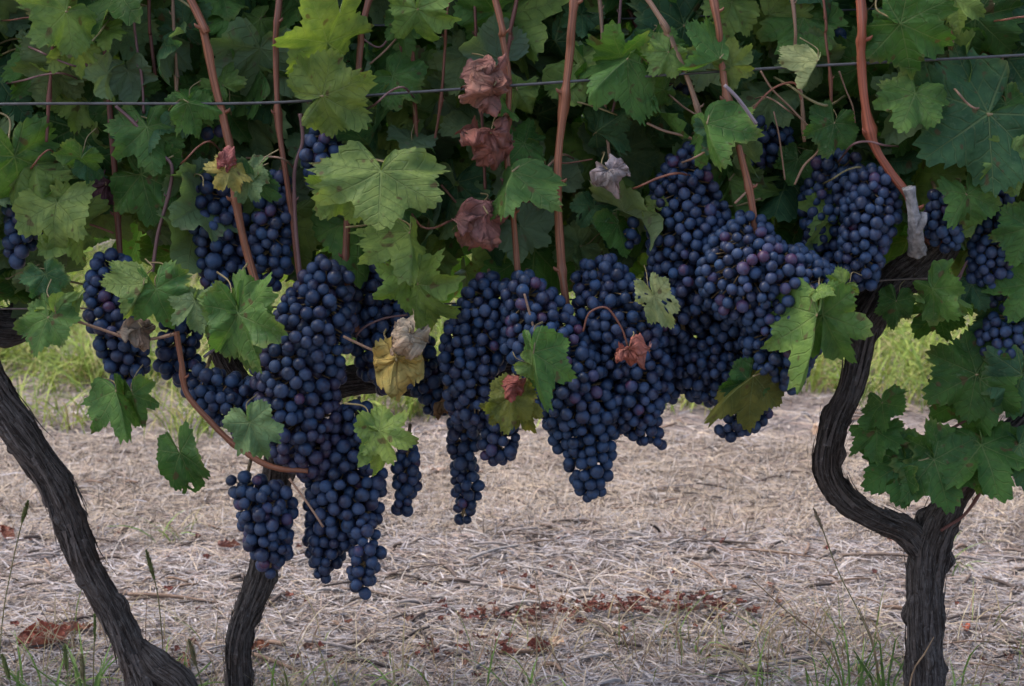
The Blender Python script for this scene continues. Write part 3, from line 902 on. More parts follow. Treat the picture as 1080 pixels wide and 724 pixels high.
# --- leaves named one by one: (vine, attach x,y, tip x,y, Y, tip dY, roll, colour, mesh)
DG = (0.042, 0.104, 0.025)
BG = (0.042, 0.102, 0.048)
MG = (0.072, 0.155, 0.040)
YG = (0.150, 0.222, 0.060)
LG = (0.14, 0.222, 0.06)
GG = (0.115, 0.178, 0.082)
OL = (0.125, 0.130, 0.030)
YE = (0.330, 0.280, 0.080)
PALE = (0.24, 0.29, 0.15)
def Lf(i): return LEAVES[i % len(LEAVES)]
hero = [
 ('m', 402, 182, 398, 248, -.13, -.03, 4, YG, FLAT[2], 62, 1.45), ('m', 365, 200, 330, 236, -.11, .0, -10, LG, FLAT[0], 44, 1.1),
 ('m', 432, 245, 440, 305, -.11, -.02, -35, YG, FOLDED[0], None), ('m', 440, 300, 465, 360, -.10, -.02, 10, YG, Lf(2), None), ('m', 430, 295, 400, 320, -.09, 0, 15, LG, Lf(3), None),
 ('m', 340, 102, 402, 78, -.10, -.01, -12, YG, FLAT[0], 66, 1.0), ('m', 345, 45, 340, -10, -.08, .0, 10, YG, FLAT[3], 50, 1.0),
 ('m', 365, 112, 340, 160, -.06, 0, 0, GG, Lf(4), 60), ('m', 330, 105, 300, 150, -.04, 0, 0, GG, Lf(6), 60),
 ('m', 252, 332, 302, 352, -.16, -.01, 15, MG, FLAT[1], None), ('m', 252, 330, 270, 408, -.158, .0, 10, MG, FLAT[0], None, .7), ('m', 248, 330, 250, 398, -.155, .0, -25, LG, FOLDED[1], None, .5),
 ('m', 400, 455, 442, 470, -.16, -.02, 0, YG, FLAT[3], 44, .85), ('m', 398, 455, 412, 522, -.155, -.01, -30, YG, Lf(8), 58, .5),
 ('m', 264, 446, 284, 498, -.17, -.01, 15, GG, FLAT[1], 46, .8), ('m', 190, 478, 210, 536, -.12, -.02, 20, DG, Lf(1), 50, .62), ('m', 200, 490, 205, 540, -.11, .0, -40, DG, Lf(5), 36, .7),
 ('m', 122, 412, 140, 476, -.12, -.03, -15, MG, FOLDED[0], 58, .62), ('m', 140, 416, 154, 462, -.11, .0, 25, MG, Lf(7), 38, .6),
 ('m', 152, 300, 128, 348, -.12, -.02, -10, YG, FOLDED[1], None), ('m', 165, 305, 182, 358, -.12, 0, 20, MG, Lf(9), None), ('m', 206, 318, 212, 360, -.13, -.01, 0, GG, FLAT[3], 44),
 ('m', 205, 330, 225, 305, -.12, 0, 0, GG, FLAT[0], 34),
 ('l', 50, 335, 25, 392, -.10, -.02, 0, MG, FLAT[0], 58), ('l', 58, 330, 78, 368, -.10, -.01, 10, YG, Lf(10), 50), ('l', 48, 290, 70, 328, -.08, 0, 0, BG, FLAT[2], 42),
 ('m', 262, 185, 275, 222, -.10, -.01, 10, GG, FLAT[2], 38), ('m', 268, 190, 252, 225, -.10, 0, 0, BG, FLAT[1], 34),
 ('m', 562, 372, 574, 446, -.17, -.02, 20, MG, FOLDED[0], None, .55), ('m', 560, 385, 594, 402, -.165, 0, 0, LG, FLAT[1], None, .6),
 ('m', 540, 418, 532, 466, -.16, -.01, 0, OL, FLAT[0], None, .8), ('m', 548, 425, 564, 468, -.155, 0, 10, OL, FLAT[3], None, .6), ('m', 530, 430, 508, 430, -.15, 0, 0, OL, Lf(3), 34),
 ('r', 795, 396, 732, 448, -.11, -.02, 20, OL, FOLDED[0], None, .5), ('r', 790, 402, 765, 446, -.10, 0, -15, DG, FLAT[0], None, .7),
 ('r', 862, 332, 848, 432, -.15, -.02, -30, LG, FOLDED[0], None, .42), ('r', 868, 332, 896, 402, -.14, .0, 20, MG, FLAT[3], None, .8),
 ('r', 862, 308, 888, 296, -.15, 0, 0, LG, FLAT[1], 28), ('r', 890, 300, 865, 318, -.14, 0, 0, LG, FLAT[2], 26),
 ('m', 690, 312, 716, 364, -.125, 0, 10, PALE, HOLED, 44, .6),
 ('r', 950, 25, 1030, 60, -.10, -.03, -15, DG, FLAT[1], 82), ('r', 945, 22, 965, 70, -.07, 0, 30, MG, FLAT[0], 62), ('r', 948, 20, 950, -40, -.06, 0, 0, BG, FLAT[2], 62),
 ('r', 1043, 120, 1000, 150, -.085, -.01, 0, BG, FLAT[0], 84, 1.25), ('r', 1060, 110, 1078, 150, -.07, -.02, 0, DG, FLAT[2], 55),
 ('r', 965, 100, 940, 150, -.09, -.02, 10, MG, FLAT[2], 50), ('r', 960, 105, 975, 140, -.085, 0, -20, LG, Lf(11), 40),
 ('r', 880, 130, 868, 182, -.08, -.01, 0, DG, FLAT[0], 46), ('r', 745, 130, 762, 195, -.11, -.02, 25, MG, FOLDED[0], 60), ('r', 760, 135, 775, 180, -.10, 0, -15, BG, Lf(12), 44),
 ('r', 760, 62, 712, 85, -.10, -.02, 0, MG, FOLDED[1], 50), ('r', 770, 70, 810, 45, -.09, 0, 0, YG, FLAT[3], 42), ('r', 705, 55, 680, 88, -.08, 0, 0, LG, FLAT[0], 42),
 ('m', 662, 62, 600, 108, -.09, -.01, 25, MG, FOLDED[1], 72), ('m', 655, 60, 632, 22, -.07, 0, 0, MG, FLAT[1], 45), ('r', 700, 50, 718, 98, -.06, 0, 0, MG, Lf(13), 42),
 ('r', 862, 65, 845, 110, -.10, -.01, -40, PALE, FOLDED[2], 42), ('r', 848, 20, 815, 80, -.03, 0, 20, MG, FLAT[2], 72), ('r', 812, 15, 855, 60, -.02, 0, 0, LG, FLAT[1], 66),
 ('m', 440, 10, 448, 75, -.08, -.01, -15, LG, Lf(2), 66), ('m', 425, 20, 425, 70, -.06, 0, 20, MG, Lf(6), 50), ('m', 492, 60, 470, 112, -.02, 0, 0, GG, FLAT[2], 52),
 ('m', 508, 132, 455, 128, -.01, 0, 0, GG, FLAT[3], 62), ('m', 488, 100, 462, 165, .0, 0, 0, GG, Lf(3), 64), ('m', 415, 138, 450, 172, -.02, 0, 0, YG, Lf(8), 48),
 ('m', 545, 95, 575, 135, -.06, 0, 0, LG, Lf(10), 42), ('m', 525, 105, 555, 130, -.08, -.01, 0, MG, FLAT[2], 40), ('m', 540, 180, 520, 235, -.10, -.01, 40, MG, FOLDED[0], 52),
 ('m', 612, 260, 570, 285, -.01, 0, 0, GG, FLAT[0], 48), ('m', 618, 268, 622, 300, 0, 0, 0, GG, Lf(1), 44),
 ('m', 700, 95, 668, 125, -.05, 0, 0, MG, FLAT[1], 44), ('r', 700, 110, 690, 160, -.02, 0, 0, BG, FLAT[2], 44), ('r', 690, 218, 680, 200, -.06, 0, 0, YG, FLAT[0], 22),
 ('l', 80, 45, 58, 75, -.07, 0, 0, YG, FLAT[3], 52), ('l', 70, 12, 40, 60, -.08, -.02, 10, YG, FLAT[0], 58), ('l', 60, 68, 30, 130, -.04, 0, 0, GG, FLAT[2], 66), ('l', 42, 62, 80, 108, -.02, 0, 0, MG, Lf(5), 66),
 ('m', 130, 95, 165, 120, -.02, 0, 0, MG, Lf(3), 50), ('m', 110, 30, 118, 60, -.05, 0, 0, YG, FLAT[1], 30), ('m', 130, 30, 150, 60, -.01, 0, 0, GG, Lf(9), 60), ('m', 100, 10, 130, 40, .0, 0, 0, GG, Lf(2), 62),
 ('m', 150, 130, 115, 180, -.05, 0, 0, BG, FLAT[0], 62), ('m', 155, 135, 168, 200, -.06, -.01, 0, MG, FLAT[2], 66), ('m', 198, 108, 240, 120, -.08, -.02, -20, MG, FOLDED[0], 48), ('m', 200, 112, 205, 150, -.07, 0, 20, MG, FLAT[1], 44),
 ('m', 235, 90, 215, 70, -.04, 0, 0, LG, Lf(4), 40), ('m', 195, 30, 190, -20, -.03, 0, 0, BG, FLAT[3], 50), ('m', 245, 15, 260, 60, -.02, 0, 0, MG, Lf(6), 60), ('m', 275, 20, 240, 50, .0, 0, 0, LG, Lf(7), 55),
 ('l', 15, 165, 18, 258, -.06, -.01, -20, MG, Lf(9), 78), ('l', 28, 170, 10, 230, -.05, 0, 30, YG, FOLDED[0], 66), ('l', 60, 215, 48, 278, -.06, -.02, 0, YG, Lf(1), 58), ('l', 68, 205, 75, 245, -.04, 0, 0, MG, FLAT[2], 50),
 ('l', 85, 165, 60, 195, -.07, 0, 0, MG, FLAT[1], 40), ('l', 92, 172, 110, 190, -.06, 0, 0, BG, FLAT[0], 34), ('m', 38, 175, 50, 205, -.05, 0, 0, LG, Lf(11), 36),
 ('r', 1020, 205, 1040, 262, -.08, -.02, 0, MG, Lf(4), 52), ('r', 1035, 215, 1020, 265, -.07, 0, -40, LG, FOLDED[2], 50), ('r', 1065, 165, 1072, 225, -.09, -.01, -20, LG, FLAT[2], 48), ('r', 1085, 240, 1062, 300, -.08, 0, 0, MG, FLAT[0], 58),
 ('r', 985, 305, 1010, 350, -.08, -.02, 0, MG, FLAT[2], 44), ('r', 1000, 308, 975, 345, -.075, 0, 0, LG, Lf(10), 36), ('r', 1025, 300, 1040, 335, -.05, 0, 0, BG, FLAT[1], 40), ('r', 945, 318, 940, 352, -.05, 0, 0, DG, FLAT[0], 32, .8),
 ('r', 1008, 0, 1040, 20, -.08, 0, 0, LG, FLAT[1], 46), ('r', 1065, 5, 1075, 50, -.04, 0, 0, BG, FLAT[3], 56), ('r', 1010, 80, 975, 90, -.0, 0, 0, DG, FLAT[1], 70), ('r', 1075, 85, 1050, 110, .0, 0, 0, BG, FLAT[2], 62),
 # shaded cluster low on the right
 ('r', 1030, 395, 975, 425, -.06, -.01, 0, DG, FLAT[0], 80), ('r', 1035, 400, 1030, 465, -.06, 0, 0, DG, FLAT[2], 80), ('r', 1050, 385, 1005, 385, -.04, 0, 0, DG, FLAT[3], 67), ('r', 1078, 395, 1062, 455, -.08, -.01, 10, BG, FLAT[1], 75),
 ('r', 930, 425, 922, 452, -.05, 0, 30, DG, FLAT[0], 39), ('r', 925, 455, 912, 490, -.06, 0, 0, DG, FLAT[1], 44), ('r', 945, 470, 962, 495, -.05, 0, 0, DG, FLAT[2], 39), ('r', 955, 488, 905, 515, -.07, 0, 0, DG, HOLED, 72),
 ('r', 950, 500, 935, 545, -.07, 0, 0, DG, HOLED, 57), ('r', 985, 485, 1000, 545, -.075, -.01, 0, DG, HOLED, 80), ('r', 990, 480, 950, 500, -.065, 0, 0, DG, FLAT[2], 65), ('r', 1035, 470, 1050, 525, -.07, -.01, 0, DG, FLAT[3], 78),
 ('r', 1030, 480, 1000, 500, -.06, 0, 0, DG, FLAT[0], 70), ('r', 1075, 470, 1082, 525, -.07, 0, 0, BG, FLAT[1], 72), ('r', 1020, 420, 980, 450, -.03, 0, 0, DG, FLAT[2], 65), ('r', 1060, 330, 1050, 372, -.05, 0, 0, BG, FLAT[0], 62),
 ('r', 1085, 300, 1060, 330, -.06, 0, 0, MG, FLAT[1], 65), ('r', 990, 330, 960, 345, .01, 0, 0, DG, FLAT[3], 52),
]
count = {'l': 0, 'm': 0, 'r': 0}
def add_leaf(vine, mesh, M, color, label=None, name='leaf'):
    j = random.uniform(.88, 1.12)
    put(name, mesh, VINES[vine], M, label, (color[0] * j * random.uniform(.93, 1.07), color[1] * j, color[2] * j * random.uniform(.9, 1.1)))
    count[vine] += 1

for h_ in hero:
    vn, ax, ay, tx, ty, Y, dY, roll, col, mesh, size = h_[:11]
    wf = h_[11] if len(h_) > 11 else 1.0
    roll += random.gauss(0, 28) if abs(roll) < 16 and wf == 1 else 0
    a = at(ax, ay, Y)
    b = at(tx, ty, Y + dY)
    ln = max((b - a).length, 0.012)
    if len(h_) > 11 and size is not None:
        ln = size * mpp(Y) / 0.85
        size = None
    if wf == 1:
        b = b + Vector((0, random.gauss(-.004, .022), 0))
        ln = (b - a).length
    sz = ln * 0.85 if size is None else min(max(size * mpp(Y) * 0.76, ln * 0.7), ln * 1.7)
    if size is not None and sz > ln * 1.05:      # tilt the blade towards or away from the camera to keep its true length
        ext = math.sqrt(max(sz * sz - ln * ln, 0))
        b = b + Vector((0, -ext * 0.6 * (1 if random.random() < .7 else -1), 0))
    add_leaf(vn, mesh, leaf_matrix(a, b, roll, sz) @ Matrix.Diagonal((wf, 1, 1, 1)), col)

# differently coloured and dry leaves
odd = [
 ('m', 520, 78, 516, 122, -.10, DRY[0], (0.25, 0.115, 0.095), 37, 'crumpled pinkish brown dry leaf'),
 ('m', 522, 90, 500, 112, -.11, DRY[1], (0.24, 0.11, 0.09), 33, 'crumpled pinkish brown dry leaf'),
 ('m', 518, 140, 508, 190, -.09, DRY[2], (0.20, 0.080, 0.070), 42, 'crumpled dark red dry leaf'),
 ('m', 545, 190, 565, 215, -.08, DRY[3], (0.17, 0.070, 0.062), 30, 'crumpled dark red dry leaf'),
 ('m', 515, 225, 518, 268, -.09, DRY[4], (0.22, 0.095, 0.085), 39, 'crumpled pinkish brown dry leaf'),
 ('m', 525, 150, 503, 172, -.085, DRY[1], (0.20, 0.080, 0.070), 28, 'crumpled dark red dry leaf'),
 ('m', 500, 238, 528, 262, -.085, DRY[0], (0.21, 0.088, 0.075), 28, 'crumpled dark red dry leaf'),
 ('m', 640, 178, 660, 205, -.09, DRY[5], (0.36, 0.28, 0.26), 34, 'curled pale grey brown dry leaf'),
 ('m', 418, 380, 425, 440, -.13, DRY[3], (0.33, 0.25, 0.08), 46, 'withered yellow and tan leaf'),
 ('m', 432, 350, 412, 395, -.13, DRY[1], (0.42, 0.31, 0.22), 34, 'withered yellow and tan leaf'),
 ('m', 664, 368, 668, 408, -.15, DRY[2], (0.30, 0.11, 0.09), 28, 'small reddish dry leaf stuck on the grapes'),
 ('m', 545, 405, 535, 425, -.17, DRY[0], (0.16, 0.045, 0.035), 18, 'dark red withered leaf edge'),
 ('r', 975, 248, 992, 262, -.05, DRY[5], (0.20, 0.09, 0.075), 24, 'reddish dead leaf caught on the arm'),
 ('m', 150, 345, 155, 385, -.09, DRY[4], (0.22, 0.15, 0.11), 26, 'withered brown leaf'),
 ('m', 655, 430, 658, 470, -.02, DRY[4], (0.20, 0.07, 0.05), 30, 'rusty brown dry leaf between bunches'),
 ('m', 380, 268, 400, 295, -.02, DRY[5], (0.14, 0.09, 0.045), 40, 'browning leaf'),
 ('m', 470, 420, 475, 440, -.0, DRY[2], (0.20, 0.11, 0.05), 34, 'browning leaf'),
 ('r', 1040, 360, 1035, 385, -.0, DRY[1], (0.30, 0.16, 0.07), 34, 'orange brown dry leaf'),
 ('r', 1045, 40, 1055, 70, 0.0, DRY[0], (0.17, 0.11, 0.03), 28, 'yellow brown leaf'),
 ('m', 112, 195, 112, 225, -.02, DRY[3], (0.10, 0.045, 0.055), 28, 'dark red dry leaf'),
]
for (vn, ax, ay, tx, ty, Y, mesh, col, size, lab) in odd:
    a = at(ax, ay, Y)
    add_leaf(vn, mesh, leaf_matrix(a, at(tx, ty, Y - .01), random.uniform(-30, 30), size * mpp(Y) * 1.25), col, lab, 'dry_leaf')
a = at(243, 178, -.11)
add_leaf('m', Lf(2), leaf_matrix(a, at(226, 196, -.12), 10, 30 * mpp(-.1)), (0.36, 0.32, 0.10), 'yellow leaf with red shoulders')
add_leaf('m', DRY[1], leaf_matrix(at(240, 175, -.115), at(243, 158, -.12), 10, 22 * mpp(-.1)), (0.24, 0.07, 0.06), 'red shrivelled leaf tip', 'dry_leaf')

# --- the rest of the canopy, drawn at random along the row
cands = []
for layer, (Y0, Y1, step) in enumerate([(-.05, .03, 44), (.01, .08, 37), (.08, .16, 42), (.15, .24, 46)]):
    for gx in np.arange(-380, 1480, step):
        for gy in np.arange(-420, 330, step):
            px, py = gx + random.uniform(-.6, .6) * step, gy + random.uniform(-.6, .6) * step
            if py > lower_edge(px) - 30 + 12 * layer:
                continue
            outside = px < -40 or px > 1120 or py < -60
            if layer == 0 and not outside and random.random() < 0.30:
                continue
            if py < -60 and random.random() < 0.55:
                continue
            cands.append((layer, px, py, random.uniform(Y0, Y1), outside))
stuff = {'l': [[], [], [], [], [], 0], 'm': [[], [], [], [], [], 0], 'r': [[], [], [], [], [], 0]}
random.shuffle(cands)
cands.sort(key=lambda c: (c[4], c[0]))
for layer, px, py, Y, outside in cands:
    a = at(px, py - 25, Y)
    ang = random.gauss(0, 0.85)
    L = random.uniform(26, 72) * mpp(0)
    back = random.random() < 0.25
    tilt = random.gauss(-0.25, 0.6)
    tip = a + Vector((math.sin(ang) * math.cos(tilt), math.sin(tilt), -math.cos(ang) * math.cos(tilt))) * L
    roll = random.gauss(0, 44) + (180 if back else 0)
    col = random.choice([DG, DG, MG, MG, BG, BG, GG, LG, YG] if layer < 2 else [DG, MG, MG, BG, MG, LG, GG, YG])
    M = leaf_matrix(a, tip, roll, L)
    v = vine_of(px)
    if not outside and count[v] < 100:
        add_leaf(v, random.choice(LEAVES + FLAT), M, col)
    else:
        V, F, uvv, uvr = random.choice(LOW)
        S = stuff[v]
        off = S[5]
        inv = VINES[v].location
        for q in V:
            S[0].append(M @ Vector(q) - inv)
        S[1] += [tuple(i + off for i in ff) for ff in F]
        S[2] += uvv
        S[3] += uvr
        j = random.uniform(.8, 1.2)
        S[4] += [(col[0] * j, col[1] * j, col[2] * j)] * len(V)
        S[5] += len(V)
for k, S in stuff.items():
    if S[0]:
        me = new_mesh('foliage', S[0], S[1], [M_LEAFT], True, cattr=S[4], uvs=[('vein', S[2]), ('rim', S[3])])
        o = put('foliage', me)
        o.parent = VINES[k]
        o['kind'] = 'stuff'

# ------------------------------------------------------------------ next row of vines, far behind
Vv, Ff, U1, U2, Cc, off = [], [], [], [], [], 0
for i in range(4200):
    x = random.uniform(-3.6, 3.6)
    z = random.uniform(0.20, 1.65) + 0.1 * noise.noise(Vector((x * 3, 0, 0)))
    y = 4.3 + random.gauss(0, 0.16)
    L = random.uniform(.05, .085)
    ang, tilt = random.gauss(0, .8), random.gauss(-.2, .5)
    a = Vector((x, y, z))
    tip = a + Vector((math.sin(ang) * math.cos(tilt), math.sin(tilt), -math.cos(ang) * math.cos(tilt))) * L
    M = leaf_matrix(a, tip, random.gauss(0, 35), L)
    V, F, uvv, uvr = LOW[i % 8]
    for q in V[::1]:
        Vv.append(M @ Vector(q))
    Ff += [tuple(k + off for k in ff) for ff in F]
    U1 += uvv
    U2 += uvr
    col = random.choice([DG, MG, BG, MG, LG])
    Cc += [col] * len(V)
    off += len(V)
o = put('vine_row', new_mesh('vine_row', Vv, Ff, [M_LEAFT], True, cattr=Cc, uvs=[('vein', U1), ('rim', U2)]))
tag(o, 'leafy next row of vines beyond the grass strip', 'vines', kind='stuff')

# ------------------------------------------------------------------ trellis wires
def wire(pts, w, mat, label):
    mb = MB()
    mb.tube(pts, [w * .5 * mpp(0)] * len(pts), seg=8, step=0.02)
    o = put('trellis_wire', mb.build('trellis_wire', [mat]))
    tag(o, label, 'wire', 'trellis wires')
wire([at(-420, 118, -.075), at(0, 110, -.075), at(270, 109, -.075), at(400, 100, -.075), at(560, 89, -.075), at(800, 73, -.08), at(1085, 58, -.08), at(1500, 36, -.075)], 2.9, M_WIRE, 'thin dark wire stretched across the leaves from side to side')
wire([at(-420, 10, .05), at(0, 20, .05), at(400, 27, .02), at(560, 22, .02), at(720, 18, .02), at(1085, 2, .05), at(1500, -20, .05)], 2.4, M_WIRE, 'highest dark wire, half hidden behind leaves at the top')
wire([at(-420, 330, .02), at(0, 326, -.01), at(180, 325, -.02), at(420, 322, .03), at(700, 312, .03), at(890, 299, -.03), at(1020, 293, -.03), at(1500, 285, 0)], 2.0, M_WIRER, 'lowest rusty wire running along the cordon behind the bunches')

# ------------------------------------------------------------------ grape bunches
def berry_mesh(name, mat, sq, seed):
    mb = MB()
    n, m = 20, 12
    V, F = [], []
    for i in range(m + 1):
        th = math.pi * i / m
        for j in range(n):
            a = 2 * math.pi * j / n
            d = Vector((math.sin(th) * math.cos(a), math.sin(th) * math.sin(a), math.cos(th)))
            r = 1 + 0.035 * noise.noise(d * 1.3 + Vector((seed, 0, 0)))
            V.append((d.x * r, d.y * r, d.z * r * sq))
    for i in range(m):
        for j in range(n):
            q = [i * n + j, (i + 1) * n + j, (i + 1) * n + (j + 1) % n, i * n + (j + 1) % n]
            F.append(tuple(q))
    o = len(V)
    # stylar scar: a tiny dark dot at the lower end
    for j in range(6):
        V.append((0.07 * math.cos(j * math.pi / 3), 0.07 * math.sin(j * math.pi / 3), -sq * 1.008))
    F.append(tuple(o + j for j in reversed(range(6))))
    return new_mesh(name, V, F, [mat, M_STEM], True, [0] * (len(F) - 1) + [1])
BERRIES = [berry_mesh('berry', M_BERRY, s, k) for k, s in enumerate((1.0, 1.06, 0.97))]
BERRIESP = [berry_mesh('berry', M_BERRYP, s, k + 5) for k, s in enumerate((1.0, 1.05, 0.96))]
ALL_C = np.zeros((0, 3))
ALL_R = np.zeros(0)
GROUP = 'grape bunches hanging in the row'

def bunch(label, axis, Y, rb_px=None, purple=False, dense=True, seed=0, maxn=100, gap=0.87):
    """axis: (px, py, radius px[, dY]) from the top of the bunch to its tip"""
    global ALL_C, ALL_R
    r_ = np.random.default_rng(1000 + seed)
    pts = [at(a[0], a[1], Y + (a[3] if len(a) > 3 else 0)) for a in axis]
    rad = [a[2] * (1.25 if a[2] > 14 else 1.15) * mpp(Y) for a in axis]
    p, rr = spline(pts, rad, 0.004) if len(pts) > 1 else (np.array([tuple(pts[0])]), np.array(rad))
    rb = (rb_px or np.interp(axis[0][0], [400, 500, 650, 760], [7.0, 6.5, 6.3, 6.0])) * mpp(Y)
    top = Vector(p[0]) + Vector((0, 0, rad[0] * 0.25))
    root = thing('grape_bunch', label, 'grape bunch', top, GROUP)
    acc, accr = [], []
    nc = 15000
    idx = r_.integers(0, len(p), nc)
    # more candidates where the bunch is wide
    w = rr / rr.sum()
    idx = r_.choice(len(p), nc, p=w)
    d = r_.normal(size=(nc, 3))
    d /= np.linalg.norm(d, axis=1)[:, None]
    lump = np.array([1 + 0.15 * noise.noise(Vector(tuple(p[i] * 22 + d[k] * 0.9))) for k, i in enumerate(idx)])
    shell = np.maximum(rr[idx] * lump - rb, 0.0)
    depth = np.where(np.arange(nc) < nc * 0.72, 1.0, r_.uniform(0.15, 0.75, nc))
    cand = p[idx] + d * (shell * depth)[:, None]
    # a surface point must not lie inside another ball of the envelope
    for k in range(nc):
        c = cand[k]
        if depth[k] == 1.0:
            dist = np.linalg.norm(p - c, axis=1) - (rr - rb) * 1.0
            if dist.min() < -rb * 0.8:
                continue
        rad_k = rb * r_.normal(1.0, 0.085) * (0.86 if r_.random() < .06 else 1)
        if acc:
            A = np.array(acc)
            if (np.linalg.norm(A - c, axis=1) < (np.array(accr) + rad_k) * gap).any():
                continue
        if len(ALL_C):
            if (np.linalg.norm(ALL_C - c, axis=1) < (ALL_R + rad_k) * 0.84).any():
                continue
        acc.append(c)
        accr.append(rad_k)
    acc, accr = np.array(acc), np.array(accr)
    order = np.argsort(np.linalg.norm(acc - np.array(CAM), axis=1))
    acc, accr = acc[order], accr[order]
    ALL_C = np.concatenate([ALL_C, acc])
    ALL_R = np.concatenate([ALL_R, accr])
    meshes = BERRIESP if purple else BERRIES
    # stem: central axis with a short stalk to every berry
    mb = MB()
    if len(p) > 2:
        mb.tube([tuple(top + Vector((0, .035, .012)))] + [tuple(q) for q in p[::max(1, len(p) // 8)]] + [tuple(p[-1])], [.0018] + [.0016] * len(p[::max(1, len(p) // 8)]) + [.001], seg=6, step=.01)
    for c, r in zip(acc, accr):
        i = int(np.argmin(np.linalg.norm(p - c, axis=1)))
        i = max(0, i - 2)
        s = p[i]
        mid = (s + c) / 2 + np.array([0, 0, .001])
        mb.tube([tuple(s), tuple(mid), tuple(c + np.array([0, 0, r * .5]))], [.0007, .0006, .0008], seg=4, step=.01, cap=False, smooth_spline=False)
    put('stem', mb.build('stem', [M_STEM]), root)
    for k, (c, r) in enumerate(zip(acc[:maxn], accr[:maxn])):
        e = Matrix.Rotation(r_.uniform(0, 6.28), 3, 'Z') @ Matrix.Rotation(r_.normal(0, .5), 3, 'X') @ Matrix.Rotation(r_.normal(0, .5), 3, 'Y') @ Matrix.Diagonal((r_.uniform(.92, 1.05), r_.uniform(.94, 1.04), r_.uniform(.95, 1.07)))
        M = (e * float(r)).to_4x4()
        M.translation = Vector(c)
        put('berry', meshes[k % 3], root, M)
    if len(acc) > maxn:
        V, F, off = [], [], 0
        src = meshes[0]
        bv = np.array([tuple(q.co) for q in src.vertices])
        bf = [tuple(q.vertices) for q in src.polygons]
        for c, r in zip(acc[maxn:], accr[maxn:]):
            V.append(bv * r + c)
            F += [tuple(i + off for i in ff) for ff in bf]
            off += len(bv)
        o = put('berries', new_mesh('berries', np.concatenate(V), F, [src.materials[0]]), root)
        o['kind'] = 'stuff'
    return len(acc)

